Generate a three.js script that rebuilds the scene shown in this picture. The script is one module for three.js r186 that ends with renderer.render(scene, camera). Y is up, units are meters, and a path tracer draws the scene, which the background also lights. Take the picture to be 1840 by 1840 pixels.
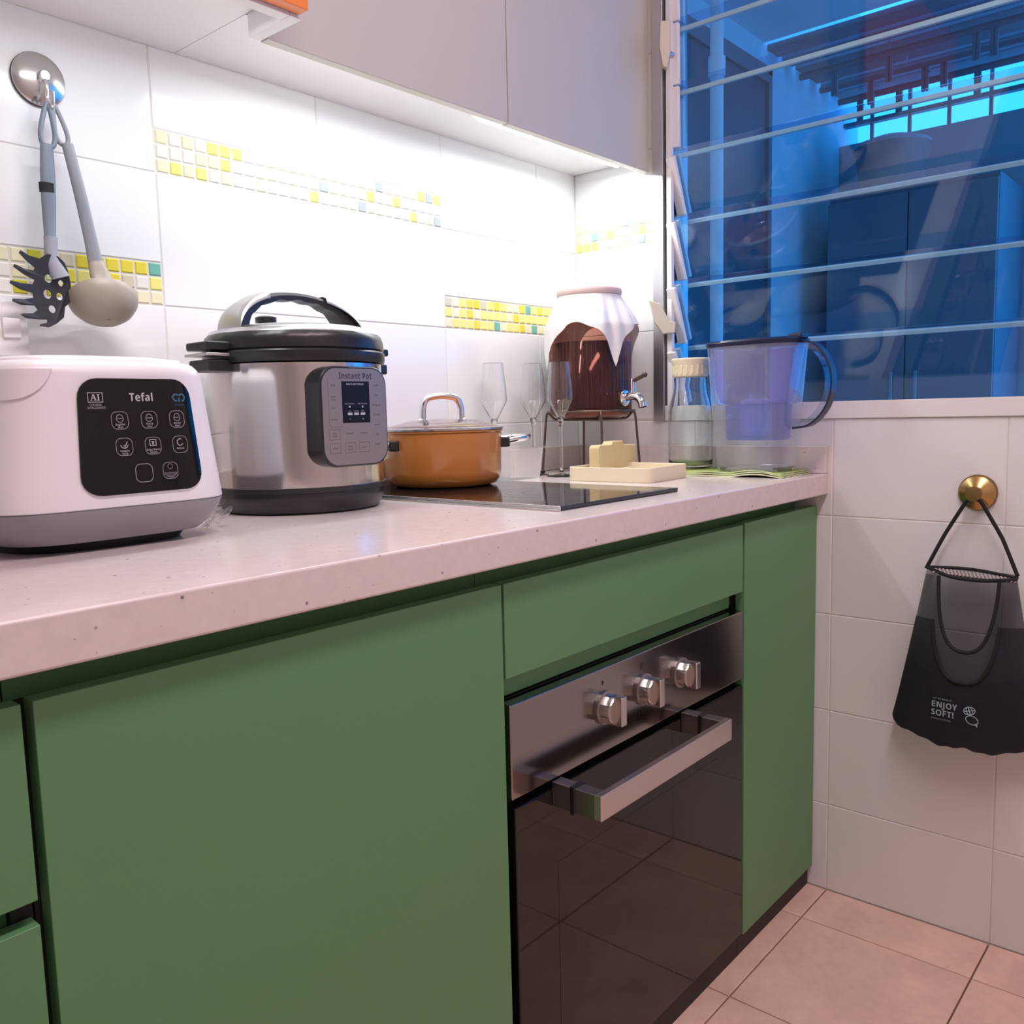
import * as THREE from 'three';
import { RoundedBoxGeometry } from 'three/addons/geometries/RoundedBoxGeometry.js';
import { mergeGeometries, mergeVertices, toCreasedNormals } from 'three/addons/utils/BufferGeometryUtils.js';
import { RectAreaLightUniformsLib } from 'three/addons/lights/RectAreaLightUniformsLib.js';

// ---------------------------------------------------------------- camera, sky, large lights, exposure
// world: x = 0 is the window wall (room towards -x), z = 0 the tiled back wall (room towards +z), y = 0 the floor
RectAreaLightUniformsLib.init();
const scene = new THREE.Scene();
const renderer = new THREE.WebGLRenderer({ antialias: true });
renderer.toneMapping = THREE.LinearToneMapping;
renderer.toneMappingExposure = 1.0;
renderer.shadowMap.enabled = true;

const camera = new THREE.PerspectiveCamera(60.06, 1, 0.02, 60);
camera.rotation.order = 'YXZ';
camera.position.set(-1.7193, 0.9962, 1.2651);
camera.rotation.set(-0.11308, -0.85956, -0.02521);

scene.background = new THREE.Color().setRGB(0.12, 1.15, 3.0);       // blue evening sky outside

const LAMP = new THREE.Color().setRGB(1.0, 0.80, 0.84);
const LED = new THREE.Color().setRGB(0.94, 0.98, 1.0);
const LAMP_POWER = 21, LED_POWER = 94;

// ---------------------------------------------------------------- helpers
let seed = 7;
const rnd = () => { seed = (seed * 1664525 + 1013904223) >>> 0; return seed / 4294967296; };
const V = (x, y, z) => new THREE.Vector3(x, y, z);
const used = {};
function numbered(n) {
  const k = used[n] = (used[n] ?? -1) + 1;
  return k ? `${n}_${String(k).padStart(3, '0')}` : n;
}
function thing(name, label, category, pos = [0, 0, 0], turn = 0, group) {
  const o = new THREE.Group(); o.name = numbered(name); o.position.set(...pos); o.rotation.y = turn;
  o.userData = { label, category }; if (group) o.userData.group = group;
  scene.add(o); return o;
}
function part(parent, name, geo, mat, pos, rot) {
  const m = new THREE.Mesh(geo, mat); m.name = name;
  if (pos) m.position.set(...pos);
  if (rot) m.rotation.set(...rot);
  parent.add(m); return m;
}
function structure(name, label) {
  const o = new THREE.Group(); o.name = name; o.userData = { kind: 'structure', label, category: name.split('_')[0] }; scene.add(o); return o;
}
const std = (rgb, rough = 0.5, o = {}) => {
  const c = new THREE.Color(); if (Array.isArray(rgb)) c.setRGB(...rgb); else c.set(rgb);
  return new THREE.MeshPhysicalMaterial({ color: c, roughness: rough, ...o });
};
const pane = (rgb, rough = 0.02, o = {}) => std(rgb, rough, { transmission: 1, thickness: 0, ior: 1.5, ...o });
const solidGlass = (rgb, o = {}) => std(rgb, 0.02, { transmission: 1, thickness: 0.01, ior: 1.47, ...o });

const bx = (w, h, d, x = 0, y = 0, z = 0) => new THREE.BoxGeometry(w, h, d).translate(x, y, z);
// box from min to max corner
const span = (x0, x1, y0, y1, z0, z1) => bx(x1 - x0, y1 - y0, z1 - z0, (x0 + x1) / 2, (y0 + y1) / 2, (z0 + z1) / 2);
const rbox = (w, h, d, r = 0.002, s = 2) => new RoundedBoxGeometry(w, h, d, s, Math.min(r, w / 2.01, h / 2.01, d / 2.01));
const rspan = (x0, x1, y0, y1, z0, z1, r = 0.0015, s = 1) => rbox(x1 - x0, y1 - y0, z1 - z0, r, s).translate((x0 + x1) / 2, (y0 + y1) / 2, (z0 + z1) / 2);
const join = (...g) => mergeGeometries(g.flat().map(q => { const n = q.index ? q.toNonIndexed() : q; if (!n.attributes.uv) n.setAttribute('uv', new THREE.BufferAttribute(new Float32Array(n.attributes.position.count * 2), 2)); for (const k of Object.keys(n.attributes)) if (!['position', 'normal', 'uv'].includes(k)) n.deleteAttribute(k); return n; }));
const lathe = (pts, seg = 64) => new THREE.LatheGeometry(pts.map(p => new THREE.Vector2(Math.max(p[0], 1e-5), p[1])), seg);
// lathe with hard edges kept
const latheC = (pts, seg = 64, ang = 0.6) => toCreasedNormals(lathe(pts, seg), ang);
const tube = (pts, r, seg = 40, rs = 10, closed = false, tension = 0.5) => new THREE.TubeGeometry(new THREE.CatmullRomCurve3(pts.map(p => V(...p)), closed, 'catmullrom', tension), seg, r, rs, closed);
const rod = (a, b, r, rs = 10) => new THREE.TubeGeometry(new THREE.LineCurve3(V(...a), V(...b)), 1, r, rs);
// rows of points -> surface; closedU joins the last column to the first; caps fill first and last ring
function grid(rows, { closedU = false, capA = false, capB = false, flip = false, crease = 0 } = {}) {
  const nv = rows.length, nu = rows[0].length, pos = [], uv = [], idx = [];
  rows.forEach((r, j) => r.forEach((p, i) => { pos.push(p[0], p[1], p[2]); uv.push(i / (nu - 1), j / (nv - 1)); }));
  const tri = (a, b, c) => flip ? idx.push(a, c, b) : idx.push(a, b, c);
  for (let j = 0; j < nv - 1; j++) for (let i = 0; i < (closedU ? nu : nu - 1); i++) {
    const a = j * nu + i, b = j * nu + (i + 1) % nu, c = a + nu, d = b + nu;
    tri(a, b, d); tri(a, d, c);
  }
  const cap = (j, rev) => {
    const c = [0, 0, 0]; rows[j].forEach(p => { for (let k = 0; k < 3; k++) c[k] += p[k] / nu; });
    const base = pos.length / 3; rows[j].forEach(p => { pos.push(...p); uv.push(0.5, 0.5); }); pos.push(...c); uv.push(0.5, 0.5);
    for (let i = 0; i < nu; i++) rev ? tri(base + nu, base + (i + 1) % nu, base + i) : tri(base + nu, base + i, base + (i + 1) % nu);
  };
  if (capA) cap(0, true);
  if (capB) cap(nv - 1, false);
  const g = new THREE.BufferGeometry();
  g.setAttribute('position', new THREE.Float32BufferAttribute(pos, 3)); g.setAttribute('uv', new THREE.Float32BufferAttribute(uv, 2));
  g.setIndex(idx); g.computeVertexNormals();
  return crease ? toCreasedNormals(g, crease) : g;
}
// rings of a superellipse, for lofted bodies: levels [y, halfWidth, halfDepth, (exponent), (cx), (cz)]
const loft = (levels, n = 72, o = {}) => grid(levels.map(([y, a, b, e = 2, cx = 0, cz = 0]) => Array.from({ length: n }, (_, i) => {
  const t = -i / n * Math.PI * 2, c = Math.cos(t), s = Math.sin(t);
  return [cx + a * Math.sign(c) * Math.abs(c) ** (2 / e), y, cz + b * Math.sign(s) * Math.abs(s) ** (2 / e)];
})), { closedU: true, capA: true, capB: true, ...o });
function shapeOf(pts, holes = []) { const s = new THREE.Shape(pts.map(p => new THREE.Vector2(...p))); holes.forEach(h => s.holes.push(h)); return s; }
function roundRect(w, h, r, x = 0, y = 0) {
  const s = new THREE.Shape(), a = x - w / 2, b = y - h / 2;
  s.moveTo(a + r, b); s.lineTo(a + w - r, b); s.absarc(a + w - r, b + r, r, -Math.PI / 2, 0); s.lineTo(a + w, b + h - r); s.absarc(a + w - r, b + h - r, r, 0, Math.PI / 2);
  s.lineTo(a + r, b + h); s.absarc(a + r, b + h - r, r, Math.PI / 2, Math.PI); s.lineTo(a, b + r); s.absarc(a + r, b + r, r, Math.PI, Math.PI * 1.5); return s;
}
const extrude = (s, d, bevel = 0, seg = 2, curve = 12) => new THREE.ExtrudeGeometry(s, { depth: d - 2 * bevel, bevelEnabled: bevel > 0, bevelThickness: bevel, bevelSize: bevel, bevelOffset: -bevel, bevelSegments: seg, curveSegments: curve }).translate(0, 0, bevel);
// a bevelled tile lying in the xy plane with its face at +z; 20 triangles, shared by size
const tileCache = {};
function tileGeo(w, h, d, b) {
  const key = [w, h, d, b].map(v => v.toFixed(4)).join();
  if (tileCache[key]) return tileCache[key];
  const W = w / 2, H = h / 2, q = [[-W, -H, 0], [W, -H, 0], [W, H, 0], [-W, H, 0], [-W, -H, d - b], [W, -H, d - b], [W, H, d - b], [-W, H, d - b], [-W + b, -H + b, d], [W - b, -H + b, d], [W - b, H - b, d], [-W + b, H - b, d]];
  const pos = [], uv = [];
  const f = (a, c, e, g) => { for (const i of [a, c, e, a, e, g]) { pos.push(...q[i]); uv.push(q[i][0], q[i][1]); } };
  for (let i = 0; i < 4; i++) { const j = (i + 1) % 4; f(i, j, 4 + j, 4 + i); f(4 + i, 4 + j, 8 + j, 8 + i); }
  f(8, 9, 10, 11);
  const g = new THREE.BufferGeometry(); g.setAttribute('position', new THREE.Float32BufferAttribute(pos, 3)); g.setAttribute('uv', new THREE.Float32BufferAttribute(uv, 2)); g.computeVertexNormals();
  return tileCache[key] = g;
}
// uv in metres from the side each face looks to
function metreUV(g) {
  g = g.index ? g.toNonIndexed() : g; const p = g.attributes.position, n = g.attributes.normal, uv = new Float32Array(p.count * 2);
  for (let i = 0; i < p.count; i++) {
    const a = Math.abs(n.getX(i)), b = Math.abs(n.getY(i)), c = Math.abs(n.getZ(i));
    uv[2 * i] = a > b && a > c ? p.getZ(i) : p.getX(i); uv[2 * i + 1] = b > a && b > c ? p.getZ(i) : p.getY(i);
  }
  g.setAttribute('uv', new THREE.BufferAttribute(uv, 2)); return g;
}
function canvasTex(w, h, draw, srgb = true) {
  const c = document.createElement('canvas'); c.width = w; c.height = h; const x = c.getContext('2d'); draw(x, w, h);
  const t = new THREE.CanvasTexture(c); if (srgb) t.colorSpace = THREE.SRGBColorSpace; t.magFilter = THREE.LinearFilter; return t;
}
// tiling value noise
function noiseField(n, cells, octaves, sd) {
  const out = new Float32Array(n * n); let amp = 1, tot = 0; let s = sd;
  const r = () => { s = (s * 1664525 + 1013904223) >>> 0; return s / 4294967296; };
  for (let o = 0; o < octaves; o++) {
    const m = cells << o, lat = Float32Array.from({ length: m * m }, r);
    for (let y = 0; y < n; y++) for (let x = 0; x < n; x++) {
      const fx = x / n * m, fy = y / n * m, ix = Math.floor(fx), iy = Math.floor(fy), u = fx - ix, v = fy - iy, a = u * u * (3 - 2 * u), b = v * v * (3 - 2 * v);
      const L = (i, j) => lat[(j % m) * m + i % m];
      out[y * n + x] += amp * ((L(ix, iy) * (1 - a) + L(ix + 1, iy) * a) * (1 - b) + (L(ix, iy + 1) * (1 - a) + L(ix + 1, iy + 1) * a) * b);
    }
    tot += amp; amp *= 0.55;
  }
  return out.map(v => v / tot);
}
function dataTex(n, fn, srgb = true, rep = 1) {
  const d = new Uint8Array(n * n * 4);
  for (let i = 0; i < n * n; i++) { const c = fn(i % n, Math.floor(i / n), i); d[4 * i] = c[0]; d[4 * i + 1] = c[1]; d[4 * i + 2] = c[2]; d[4 * i + 3] = 255; }
  const t = new THREE.DataTexture(d, n, n); t.wrapS = t.wrapT = THREE.RepeatWrapping; t.magFilter = THREE.LinearFilter; t.minFilter = THREE.LinearMipmapLinearFilter; t.generateMipmaps = true;
  if (srgb) t.colorSpace = THREE.SRGBColorSpace; t.repeat.set(rep, rep); t.needsUpdate = true; return t;
}
const sheetPrint = (tex, o = {}) => new THREE.MeshPhysicalMaterial({ map: tex, transparent: true, roughness: 0.5, ...o });

// ---------------------------------------------------------------- materials
const noiseA = noiseField(256, 6, 5, 11), noiseB = noiseField(256, 24, 3, 5);
const clamp8 = v => Math.max(0, Math.min(255, v));
const floorTex = [0, 1, 2].map(k => { const nf = noiseField(256, 4, 5, 31 + k * 7); return dataTex(256, (x, y, i) => { const v = (nf[i] - 0.5) * 34 + (noiseB[i] - 0.5) * 12; return [clamp8(238 + v), clamp8(202 + v * 0.95), clamp8(183 + v * 0.85)]; }, true, 3.3); });
const counterTex = (() => {
  const n = 512, a = new Float32Array(n * n); let s = 99; const r = () => { s = (s * 1664525 + 1013904223) >>> 0; return s / 4294967296; };
  for (let k = 0; k < 230; k++) {
    const cx = r() * n, cy = r() * n, rad = 0.6 + r() * r() * 1.7, dk = r() < 0.8 ? -(30 + r() * 70) : 20;
    for (let dy = -4; dy <= 4; dy++) for (let dx = -4; dx <= 4; dx++) if (dx * dx + dy * dy * (0.6 + r()) < rad * rad) a[((cy + dy + n) % n | 0) * n + ((cx + dx + n) % n | 0)] = dk;
  }
  return dataTex(n, (x, y, i) => { const q = noiseB[(y % 256) * 256 + x % 256] * 10 - 5, v = a[i] + q; return [clamp8(230 + v), clamp8(218 + v), clamp8(214 + v)]; }, true, 2.2);
})();
const brushH = dataTex(256, (x, y) => { const v = 128 + 60 * (noiseB[(y * 7 % 256) * 256 + ((x >> 5) % 256)] - 0.5); return [v, v, v]; }, false, 4);

const whiteTile = [std([0.83, 0.83, 0.83], 0.12), std([0.81, 0.81, 0.815], 0.14)];
const grout = std([0.72, 0.69, 0.64], 0.9), floorGrout = std([0.16, 0.12, 0.1], 0.9);
const floorTileM = floorTex.map(t => std([1, 1, 1], 0.3, { map: t }));
const paint = std([0.82, 0.81, 0.8], 0.8);
const green = std([0.12, 0.303, 0.125], 0.42, { bumpMap: dataTex(256, (x, y, i) => { const v = noiseB[i] * 255; return [v, v, v]; }, false, 3), bumpScale: 0.00005 });
const greenIn = std([0.10, 0.23, 0.105], 0.6);
const blackMatte = std([0.012, 0.012, 0.013], 0.55), blackGloss = std([0.008, 0.008, 0.01], 0.06), blackPlastic = std([0.014, 0.014, 0.016], 0.32), rubber = std([0.01, 0.01, 0.01], 0.8);
const greyDoor = std([0.6, 0.575, 0.5], 0.38), whiteLam = std([0.82, 0.81, 0.8], 0.35), orange = std([0.85, 0.25, 0.05], 0.4);
const steel = std([0.62, 0.6, 0.58], 0.24, { metalness: 1 }), chrome = std([0.85, 0.85, 0.85], 0.08, { metalness: 1 }), darkSteel = std([0.36, 0.34, 0.33], 0.36, { metalness: 1 });
const alu = std([0.55, 0.54, 0.55], 0.38, { metalness: 1 });
const whitePlastic = std([0.82, 0.8, 0.8], 0.35), creamPlastic = std([0.8, 0.72, 0.52], 0.42);
const brass = std([0.45, 0.29, 0.12], 0.3, { metalness: 1 });
const clear = pane([1, 1, 1], 0.01), clearSoft = pane([0.97, 0.97, 0.97], 0.03);

// ================================================================ the setting
const wallBack = structure('wall_back', 'white tiled kitchen back wall with strips of yellow mosaic');
const wallRight = structure('wall_right', 'white tiled wall around the louvred window');
const XL = -3.4, ZF = 2.35, HC = 2.5;
const rowsY = [0.0, 0.183, 0.381, 0.5787, 0.7764, 0.971, 1.165, 1.357, 1.553, 1.75, 1.947, 2.144, 2.341, 2.5];
const G = 0.0016;                                                  // grout joint
part(wallBack, 'backing', span(XL - 0.12, 0.12, -0.1, HC, -0.12, -0.0013), grout);
part(wallRight, 'backing', join(span(0.0013, 0.12, -0.1, HC, -0.12, 0.214), span(0.0013, 0.12, -0.1, 0.967, 0.214, 1.5), span(0.0013, 0.12, 2.2, HC, 0.214, 1.5), span(0.0013, 0.12, -0.1, HC, 1.5, ZF + 0.1)), grout);
const putTile = (w, mat, x, y, z, ry, tw, th, d = 0.0065, b = 0.0012, name = 'tile') => part(w, name, tileGeo(tw, th, d, b), mat, [x, y, z], [0, ry, 0]);
const mosaicM = {
  yellow: std([0.72, 0.62, 0.06], 0.12), lemon: std([0.78, 0.74, 0.22], 0.12), olive: std([0.52, 0.52, 0.05], 0.12), cream: std([0.78, 0.74, 0.5], 0.12),
  sand: std([0.6, 0.56, 0.42], 0.12), pale: std([0.62, 0.7, 0.42], 0.12), teal: std([0.16, 0.44, 0.36], 0.12), pearl: std([0.76, 0.75, 0.68], 0.12), grey: std([0.42, 0.46, 0.46], 0.12), aqua: std([0.34, 0.5, 0.44], 0.12),
};
const bands = [];   // each: wall, axis range, y0, palette weights
function mosaic(wall, along, a0, a1, y0, weights, teals, accent = 'teal') {
  const cell = 0.0208, n = Math.round((a1 - a0 - 0.002) / cell), pitch = (a1 - a0 - 0.002) / n;
  const keys = Object.keys(weights), tot = keys.reduce((s, k) => s + weights[k], 0);
  for (let c = 0; c < n; c++) for (let r = 0; r < 3; r++) {
    let t = rnd() * tot, k = keys[0];
    for (const q of keys) { t -= weights[q]; if (t <= 0) { k = q; break; } }
    if (teals.some(([tc, tr]) => (tc < 0 ? n + tc : tc) === c && tr === r)) k = accent;
    const a = a0 + 0.001 + (c + 0.5) * pitch, y = y0 + 0.0005 + (r + 0.5) * 0.0206;
    const g = tileGeo(pitch - 0.0026, 0.0206 - 0.0026, 0.0045, 0.0016);
    if (along === 'x') part(wall, 'mosaic_tile', g, mosaicM[k], [a, y, -0.0042]);
    else part(wall, 'mosaic_tile', g, mosaicM[k], [0.0042, y, a], [0, -Math.PI / 2, 0]);
  }
}
const MB = 0.0625;                                                  // mosaic band height
const bandX = [[-1.327, -1.031, 6], [-1.031, -0.735, 7], [-0.735, -0.44, 7], [-0.44, -0.142, 6], [-0.142, 0, 6]];
const jx = []; for (let x = -0.142; x > XL; x -= 0.2965) jx.push(x);
{
  const cols = [0, ...jx, XL];
  for (let r = 4; r < 13; r++) for (let c = 0; c < cols.length - 1; c++) {
    const x1 = cols[c], x0 = cols[c + 1], band = bandX.some(([a, b, rr]) => rr === r && (x0 + x1) / 2 > a && (x0 + x1) / 2 < b);
    const y0 = rowsY[r] + (band ? MB : 0), y1 = rowsY[r + 1];
    putTile(wallBack, whiteTile[(r + c) % 2], (x0 + x1) / 2, (y0 + y1) / 2, -0.0065, 0, x1 - x0 - G, y1 - y0 - G);
  }
  // right wall
  const zs = [0, 0.214], below = [0, 0.314, 0.614, 0.917, 1.218, 1.52, 1.82, 2.12, ZF];
  for (let r = 0; r < 13; r++) {
    const lowRow = rowsY[r] < 0.96, list = lowRow ? below : zs;
    for (let c = 0; c < list.length - 1; c++) {
      const z0 = list[c], z1 = list[c + 1], band = r === 7 && !lowRow, y0 = rowsY[r] + (band ? MB : 0), y1 = rowsY[r + 1] > 0.967 && lowRow ? 0.967 : rowsY[r + 1];
      putTile(wallRight, whiteTile[(r + c) % 2], 0.0065, (y0 + y1) / 2, (z0 + z1) / 2, -Math.PI / 2, z1 - z0 - G, y1 - y0 - G);
    }
    if (!lowRow) for (let c = 5; c < 8; c++) putTile(wallRight, whiteTile[(r + c) % 2], 0.0065, (rowsY[r] + rowsY[r + 1]) / 2, (below[c] + below[c + 1]) / 2, -Math.PI / 2, below[c + 1] - below[c] - G, rowsY[r + 1] - rowsY[r] - G);
  }
}
mosaic(wallBack, 'x', -1.327, -1.031, 1.165, { yellow: 5, lemon: 2, olive: 2, cream: 3, sand: 2, pale: 1.5, pearl: 2 }, [[-1, 2], [2, 1]]);
mosaic(wallBack, 'x', -1.031, -0.44, 1.357, { lemon: 3, cream: 5, pearl: 7 }, [[14, 1], [18, 0], [20, 2], [-2, 2], [-1, 0]], 'grey');
mosaic(wallBack, 'x', -0.44, 0, 1.165, { yellow: 2.5, lemon: 7, cream: 4, sand: 1 }, [[7, 0], [12, 2], [13, 0], [18, 1]]);
mosaic(wallRight, 'z', 0, 0.214, 1.357, { cream: 6, sand: 5, lemon: 1.5 }, [[2, 1], [6, 2], [8, 0]], 'aqua');

const floor = structure('floor', 'beige stone-look tiled kitchen floor');
part(floor, 'screed', span(XL - 0.12, 0.12, -0.1, -0.006, -0.12, ZF + 0.12), floorGrout);
{
  const fx = [0, -0.128, -0.43, -0.732, -1.034, -1.336, -1.638, -1.94, -2.242, -2.544, -2.846, -3.148, XL], fz = [0.3, 0.614, 0.917, 1.219, 1.521, 1.823, 2.125, ZF];
  for (let i = 0; i < fx.length - 1; i++) for (let j = 0; j < fz.length - 1; j++)
    part(floor, 'floor_tile', tileGeo(fx[i] - fx[i + 1] - 0.0028, fz[j + 1] - fz[j] - 0.0028, 0.0065, 0.001), floorTileM[(i * 5 + j * 3) % 3], [(fx[i] + fx[i + 1]) / 2, -0.0065, (fz[j] + fz[j + 1]) / 2], [-Math.PI / 2, 0, 0]);
}
const flat = (name, label, geo, mat = paint) => { const s = structure(name, label); part(s, 'panel', geo, mat); return s; };
flat('ceiling', 'white painted kitchen ceiling', span(XL - 0.12, 0.12, HC, HC + 0.1, -0.12, ZF + 0.12));
flat('wall_left', 'plain white end wall of the kitchen', span(XL - 0.12, XL, -0.1, HC, -0.12, ZF + 0.12));
flat('wall_front', 'plain white wall opposite the worktop', span(XL, 0.12, -0.1, HC, ZF, ZF + 0.12));

// ---------------------------------------------------------------- the louvred window
{
  const w = structure('window_1', 'louvred glass window in a grey metal frame');
  const y0 = 0.967, y1 = 2.2, z0 = 0.214, z1 = 1.5;
  part(w, 'jamb', rspan(-0.008, 0.1, y0, y1, z0, z0 + 0.026, 0.001), alu);
  part(w, 'jamb', rspan(-0.008, 0.1, y0, y1, z1 - 0.026, z1, 0.001), alu);
  part(w, 'rail', rspan(-0.004, 0.1, y0, 1.0, z0 + 0.026, z1 - 0.026, 0.001), whitePlastic);
  part(w, 'rail', rspan(-0.004, 0.1, y1 - 0.03, y1, z0 + 0.026, z1 - 0.026, 0.001), alu);
  for (const s of [0, 1]) {
    const za = s ? z1 - 0.026 : z0 + 0.026, dir = s ? -1 : 1;
    part(w, 'channel', span(0.012, 0.07, 1.0, y1 - 0.03, Math.min(za, za + dir * 0.004), Math.max(za, za + dir * 0.004)), darkSteel);
    part(w, 'carrier_strip', rspan(0.0, 0.012, 1.0, y1 - 0.03, Math.min(za + dir * 0.004, za + dir * 0.016), Math.max(za + dir * 0.004, za + dir * 0.016), 0.001), whitePlastic);
  }
  const glassM = pane([0.68, 0.86, 0.97], 0.01, { ior: 1.5 });
  const blade = (ct, xt, xb, yt, yb) => {
    const L = Math.hypot(xb - xt, yt - yb), ang = Math.atan2(xb - xt, yt - yb), cx = (xt + xb) / 2, cy = (yt + yb) / 2;
    const b = new THREE.Group(); b.name = 'louvre'; b.position.set(cx, cy, 0); b.rotation.z = ang; w.add(b);
    part(b, 'pane', span(-0.003, 0.003, -L / 2 - 0.012, L / 2 + 0.012, z0 + 0.05, z1 - 0.05), glassM);
    part(b, 'polished_edge', rspan(-0.0045, 0.0045, -L / 2 - 0.02, -L / 2 - 0.011, z0 + 0.05, z1 - 0.05, 0.001), std([0.62, 0.68, 0.7], 0.25));
    for (const zc of [z0 + 0.045, z1 - 0.045]) part(b, 'clip', join(rspan(-0.016, -0.006, -L / 2, L / 2, zc - 0.008, zc + 0.009, 0.002), rspan(-0.016, 0.016, -L / 2, L / 2, zc - 0.012, zc - 0.006, 0.002), rspan(0.006, 0.016, -L / 2, L / 2, zc - 0.008, zc + 0.009, 0.002)), whitePlastic);
  };
  for (let k = 0; k < 4; k++) blade(k, 0.006, 0.055, 1.530 - k * 0.1365, 1.414 - k * 0.1365);
  for (let k = 0; k < 4; k++) blade(k, 0.026, 0.028, 1.672 + k * 0.128, 1.548 + k * 0.128);
  for (const [y, up] of [[1.19, 0], [1.755, 1]]) {
    const h = new THREE.Group(); h.name = 'crank_handle'; h.position.set(-0.012, y, 0.256); w.add(h);
    part(h, 'lever', extrude(shapeOf(up ? [[-0.010, 0.04], [0.012, 0.04], [0.012, -0.02], [0.004, -0.055], [-0.005, -0.05], [-0.012, -0.012]] : [[-0.036, 0.036], [-0.012, 0.028], [0.006, -0.008], [0.02, -0.012], [0.018, -0.034], [-0.008, -0.036], [-0.024, -0.012]]), 0.016, 0.002), std([0.62, 0.56, 0.46], 0.45), [0, 0, -0.008], [0, -0.9, 0]);
    part(h, 'pivot', new THREE.CylinderGeometry(0.006, 0.006, 0.024, 16), alu, [0.006, -0.02, 0], [0, 0, Math.PI / 2]);
  }
}

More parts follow.
